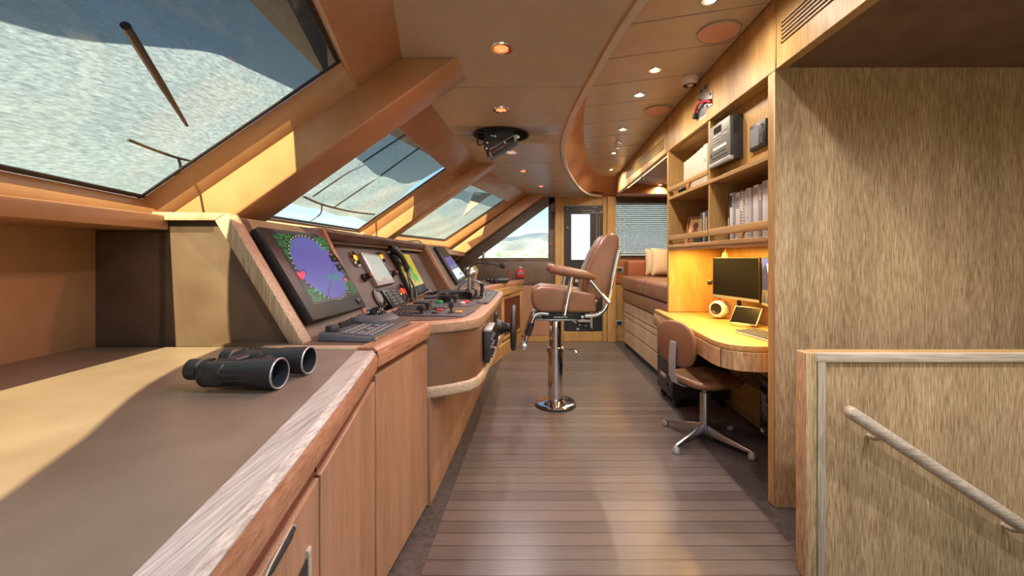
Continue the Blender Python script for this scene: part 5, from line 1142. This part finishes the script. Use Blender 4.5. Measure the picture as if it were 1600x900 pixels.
# ---- stair partition in the right foreground
t = thing('stair_partition', 'chest-high weathered oak partition with handrail in the right foreground', 'partition', (1.9, 1.7, 0))
XP = 1.112
m = MB(); m.box(XP+.03, 2.95, 1.685, 1.73, 0, .90); m.build('panel', M['panel'], t)
m = MB(); m.box(XP, XP+.045, 1.668, 1.735, 0, .915, .005); m.build('end_post', M['panel'], t)
m = MB(); m.box(XP+.045, 2.95, 1.670, 1.70, .878, .914, .003); m.build('top_rail', M['lime_x'], t); m = MB(); m.box(XP+.05, XP+.082, 1.670, 1.70, 0, .878, .003); m.build('stile', M['lime_z'], t)
m = MB(); m.box(XP+.04, 2.95, 1.69, 1.737, .90, .917, .004); m.build('cap', M['oak_x'], t)
m = MB(); a, b = V((1.225, 1.60, .713)), V((2.15, 1.60, .10)); d_ = (b-a).normalized()
m.tube([a-d_*.004, a+d_*.006, a+d_*.02, b], [.014, .022, .0245, .0245], 18); m.build('handrail', M['lime_x'], t, smooth=60)
for s_ in (.16, .75):
    p = a+(b-a)*s_; m = MB(); m.tube([p+V((0, .01, -.01)), p+V((0, .05, -.035)), V((p.x, 1.69, p.z-.035))], .009, 10, smooth=3); m.build('bracket', M['lime_x'], t)

# ================================================================ CEILING FITTINGS
def lamp(name, kind, loc, energy, col, **kw):
    L = bpy.data.lights.new(name, kind); L.energy = energy; L.color = lin(col)[:3]
    for k, v in kw.items(): setattr(L, k, v)
    o = bpy.data.objects.new(name, L); COL.objects.link(o); o.location = V(loc); return o
def downlight(label, x, y, z, r, lens, energy, col, group, ang=2.9):
    t = thing('downlight', label, 'ceiling light', (x, y, z-.006), group)
    m = MB(); m.lathe([(r*.62, .004), (r*.66, -.006), (r*.95, -.006), (r, -.001), (r, .006), (r*.62, .006)], (x, y, z), ring=True); m.build('ring', M['chrome'], t)
    m = MB(); m.lathe([(0, -.003), (r*.5, -.003), (r*.64, .002), (r*.64, .006), (0, .006)], (x, y, z)); m.build('lens', lens, t)
    if energy: lamp('downlight_glow', 'SPOT', (x, y, z-.02), energy, col, spot_size=ang, spot_blend=.8, shadow_soft_size=.03)
RED, WARM, FILL_COOL = (250, 240, 240), (255, 238, 220), (238, 242, 255)
for u, v, l in ((783, 75, 'glowing red-orange ceiling light nearest the camera, over the console'), (783, 171, 'red ceiling light second from the camera, just before the round hatch'), (799, 238, 'red-lit ceiling light just beyond the round hatch'), (817.5, 267, 'small red-lit ceiling light, second beyond the hatch'), (845.5, 291, 'farthest small red-lit ceiling light, nearest the door')):
    z = 2.27
    for _ in range(4): p = atZ(u, v, z); z = zc(p.y)
    downlight(l, p.x, p.y, z, .056, M['lamp_red'], 14.0, (255, 170, 155) if v < 200 else RED, 'red lights in the main ceiling')
for u, v, l in ((1110, -1, 'warm downlight at the top of the picture in the raised ceiling, nearest the camera'), (1023, 109, 'warm downlight in the raised ceiling beside the smoke detector'), (999, 148, 'warm downlight before the farther pink speaker in the raised ceiling'), (973, 202, 'warm downlight just before the sprinkler'), (959, 239, 'warm downlight just beyond the sprinkler'), (955, 265, 'farthest warm downlight in the raised ceiling, against the orange fascia')):
    z = 2.6
    for _ in range(6): p = atZ(u, v, z); z = zr(p.y)
    downlight(l, p.x, p.y, z, .045, M['lamp_warm'], 12.0, WARM, 'warm lights in the raised ceiling')
downlight('single warm downlight in the low alcove ceiling above the settee', 1.90, 6.0, 2.345, .045, M['lamp_warm'], 8, WARM, None)
for x, y in ((.98, 1.2), (.98, .2), (.98, -.8)): downlight('warm downlight in the raised ceiling behind the viewpoint', x, y, zr(y), .045, M['lamp_warm'], 18.0, FILL_COOL, 'warm lights in the raised ceiling')  # unseen lamps added as cool fill from behind the camera
for x, y in ((.05, .9), (.15, -.3), (.3, -1.5)): downlight('red ceiling light behind the viewpoint', x, y, 2.27, .056, M['lamp_red'], 14, FILL_COOL, 'red lights in the main ceiling')  # extra out-of-view lamps, put in to lift the room's brightness
for x, y in ((1.75, .9), (2.3, -.4)): downlight('downlight in the low soffit over the stairs behind the viewpoint', x, y, 2.29, .045, M['lamp_warm'], 26.0, FILL_COOL, 'lights in the stair soffit')  # soffit lamps invented to light the end panel evenly
for u, v, r, l in ((1123, 50, .123, 'large round pink speaker grille in the raised ceiling, nearest the camera'), (1027, 172, .118, 'farther round pink speaker grille in the raised ceiling')):
    z = 2.6
    for _ in range(6): p = atZ(u, v, z); z = zr(p.y)
    t = thing('ceiling_speaker', l, 'speaker', (p.x, p.y, z-.012), 'pink ceiling speakers')
    m = MB(); m.lathe([(0, -.010), (r*.93, -.008), (r*.96, 0), (0, 0)], (p.x, p.y, z), n=40); m.build('grille_cloth', M['pinkdisc'], t)
    m = MB(); m.lathe([(r*.95, 0), (r*.955, -.011), (r, -.010), (r*1.01, 0)], (p.x, p.y, z), n=40, ring=True); m.build('rim', M['leather_ceil'], t)
t = thing('smoke_detector', 'round white smoke detector at the edge of the raised ceiling', 'smoke detector', (1.187, 3.06, 2.57))
m = MB(); z = zr(3.06); m.lathe([(.0, 0), (.062, 0), (.062, -.014), (.056, -.018), (.054, -.040), (.046, -.052), (0, -.055)], (1.187, 3.06, z), n=32); m.build('body', M['white'], t)
m = MB()
for k in range(14): a = 2*PI*k/14; m.obox((1.187+.036*math.cos(a), 3.06+.036*math.sin(a), z-.0545), V((math.cos(a), math.sin(a), 0))*.012, V((-math.sin(a), math.cos(a), 0))*.0025, (0, 0, .003))
m.build('slots', M['gap'], t)
z = zr(4.55); t = thing('sprinkler', 'small chrome sprinkler head in the raised ceiling between two downlights', 'sprinkler', (.98, 4.55, z-.06))
m = MB(); m.lathe([(.0, 0), (.04, 0), (.038, -.006), (.014, -.01), (.012, -.03), (0, -.03)], (.98, 4.55, z)); m.build('escutcheon', M['chrome'], t)
m = MB(); m.tube([(.98-.012, 4.55, z-.025), (.98-.018, 4.55, z-.04), (.98, 4.55, z-.058)], .004, 6); m.tube([(.98+.012, 4.55, z-.025), (.98+.018, 4.55, z-.04), (.98, 4.55, z-.058)], .004, 6); m.lathe([(0, -.06), (.024, -.06), (.024, -.057), (0, -.057)], (.98, 4.55, z)); m.build('deflector', M['chrome'], t)
# screen lift hanging out of the round hatch
t = thing('screen_lift', 'black folding screen bracket hanging from the round ceiling hatch', 'bracket', (-.218, 3.30, 2.05))
m = MB(); n_ = 40
m.loft([[(-.218+r*math.cos(2*PI*k/n_), 3.30+r*math.sin(2*PI*k/n_), z) for k in range(n_)] for r, z in ((.222, 2.267), (.212, 2.266), (.212, 2.345), (.001, 2.345))], True, False); m.build('hatch_liner', M['hatch'] if 'hatch' in M else M['gap'], t)
Yb = 3.17
def lp(u, v, Y=Yb): return atY(u, v, Y)
for dy in (0, .14): m = MB(); m.prism([p+V((0, dy, 0)) for p in (lp(757.5, 200), lp(803, 200), lp(803, 212), lp(765.5, 234.5), lp(757, 234.5), lp(755.5, 225))], (0, .012, 0), .002, 1); m.build('side_plate', M['black'], t)
m = MB(); m.prism([lp(764.5, 235), lp(806, 212.5), lp(809, 219), lp(768.5, 241.5)], (0, .15, 0), .004); m.build('swing_arm', M['rubber'], t)
m = MB(); m.prism([lp(760.5, 234), lp(765, 233), lp(770, 246.5), lp(766.5, 249.5), lp(764, 243), (lp(760.5, 243.5))], (0, .06, 0), .002); m.build('latch_foot', M['black'], t)
m = MB(); m.prism([lp(802, 212), lp(807, 210), lp(809, 213), lp(807, 221), (lp(804, 221.5))], (0, -.012, 0), .001, 1); m.cyl(lp(809.5, 214, Yb-.012), lp(809.5, 214, Yb+.03), .012, n=14); m.build('hinge', M['silver'], t)
m = MB(); m.tube([lp(765.2, 234.2, Yb-.004), lp(802.5, 211.8, Yb-.004)], .0035, 6)
for u, v in ((761.5, 223), (760.5, 232), (789, 222.5), (774, 213)): m.cyl(lp(u, v, Yb-.008), lp(u, v, Yb), .008, n=10)
m.box(lp(766.5, 212.5).x, lp(771.5, 212.5).x, Yb-.006, Yb, lp(768, 213.5).z, lp(768, 211).z); m.build('fixings', M['silver'], t)
m = MB(); m.tube([lp(752, 200), lp(770, 205), lp(773.5, 208), lp(771, 211), lp(748, 206), lp(746, 212), lp(746.5, 224), lp(750, 227), lp(756, 223)], .006, 8, smooth=5); m.build('cable', M['rubber'], t)
# opened service cut-out on the header
t = thing('service_panel', 'opened cut-out on the header with steel plate, red cable and paper tag', 'service panel', (XC, 3.03, 2.32))
def hp(u, v, dx=0): p = atX(u, v, XC); return V((XC-dx, p.y, p.z))
m = MB(); m.prism([hp(u, v) for u, v in ((1093, 141), (1107, 129), (1107, 144), (1114, 140.5), (1114, 163), (1104, 171), (1104, 178), (1088, 187), (1088, 166), (1093, 164))], (-.004, 0, 0)); m.build('steel_plate', M['alu'], t)
m = MB(); m.tube([hp(1113, 160, .012), hp(1108, 158, .025), hp(1099, 161, .03), hp(1093, 170, .025), hp(1090, 179, .02)], .009, 8, smooth=5); m.build('cable', M['red'], t)
m = MB(); m.tube([hp(1093, 156, .008), hp(1102, 158, .012), hp(1113, 156, .012)], .006, 6, smooth=4); a = hp(1089.5, 180, .02); m.box(a.x-.012, a.x+.012, a.y-.02, a.y+.02, a.z-.025, a.z+.01, .003); m.build('connector', M['gap'], t)
for u, v in ((1097, 142), (1103, 137), (1111, 147), (1099, 167), (1106, 166), (1092, 171)):
    m = MB(); p = hp(u, v, .004); m.cyl(p, p+V((-.006, 0, 0)), .008, n=8); m.build('screw', M['grey'], t)
m = MB(); q = [hp(1094, 181, .001), hp(1105, 174, .001), hp(1105, 182, .001), hp(1094, 189, .001)]; m.quadbox(q, (-1, 0, 0), .002); tg = m.build('paper_tag', M['ivory'], t)
d = Draw([p+V((-.003, 0, 0)) for p in q], V((-1, 0, 0))); d.text(.12, .25, .9, .8, 2, 0, random.Random(2), .0005, .9); d.m.build('print', [M['grey']], tg)
t = thing('pull_cord', 'thin cord with a small black weight hanging from the header over the settee', 'cord', (1.26, 4.62, 2.16))
m = MB(); m.cyl((1.262, 4.62, 2.19), (1.262, 4.62, 2.325), .002, n=6); m.build('cord', M['grey'], t); m = MB(); m.cyl((1.262, 4.62, 2.15), (1.262, 4.62, 2.195), .014, n=12, b=.003); m.build('weight', M['black'], t)
t = thing('cove_light', 'thin warm light line along the lower edge of the header', 'light', (XC+.055, 4.6, 2.23))
m = MB(); m.loft([[(XC+.051, y, interp(hb, y)+.006), (XC+.062, y, interp(hb, y)+.006), (XC+.062, y, interp(hb, y)+.014), (XC+.051, y, interp(hb, y)+.014)] for y in (3.9, 4.8, 5.6)]); m.build('diffuser', M['lamp_strip'], t)

# ================================================================ LIGHT
EL = math.radians(46)
sun = bpy.data.lights.new('sun', 'SUN'); sun.energy = 24; sun.angle = .009; sun.color = (1, .86, .68)
so = bpy.data.objects.new('sun', sun); COL.objects.link(so); so.rotation_euler = (math.radians(90)-EL, 0, 0)
so.rotation_euler = V((0, math.cos(EL), -math.sin(EL))).to_track_quat('-Z', 'Y').to_euler()
w = bpy.data.worlds.new('sky'); S.world = w; w.use_nodes = True; nt = w.node_tree; bg = nt.nodes['Background']
sky = nt.nodes.new('ShaderNodeTexSky'); sky.sky_type = 'NISHITA'; sky.sun_disc = False; sky.sun_elevation = EL; sky.sun_rotation = PI; sky.dust_density = .6; sky.ozone_density = 2.0
nt.links.new(sky.outputs[0], bg.inputs['Color']); bg.inputs['Strength'].default_value = .085
nl = lamp('under_shelf_glow', 'AREA', (1.44, 3.02, 1.37), 11, (255, 196, 96), shape='RECTANGLE', size=.06, size_y=1.3)
cl = lamp('cove_glow', 'AREA', (1.45, 4.75, 2.20), 5, (255, 196, 110), shape='RECTANGLE', size=.05, size_y=1.6)

# ================================================================ CAMERA
cam = bpy.data.cameras.new('camera'); co = bpy.data.objects.new('camera', cam); COL.objects.link(co)
co.location = (0, 0, EYE); co.rotation_euler = (PI/2, 0, 0); cam.sensor_width = 36; cam.lens = 36*FPX/1600
cam.shift_x = -(U0-800)/1600; cam.shift_y = -(450-V0)/1600; cam.clip_start = .02; cam.clip_end = 3000
S.camera = co
vs = S.view_settings; vs.view_transform = 'Standard'; vs.look = 'None'; vs.gamma = 1.0; vs.use_curve_mapping = False; vs.exposure = 1.5
S.cycles.use_denoising = True; S.cycles.max_bounces = 10; S.cycles.diffuse_bounces = 5; S.cycles.transparent_max_bounces = 16; S.cycles.sample_clamp_indirect = 6; S.cycles.caustics_reflective = False; S.cycles.caustics_refractive = False
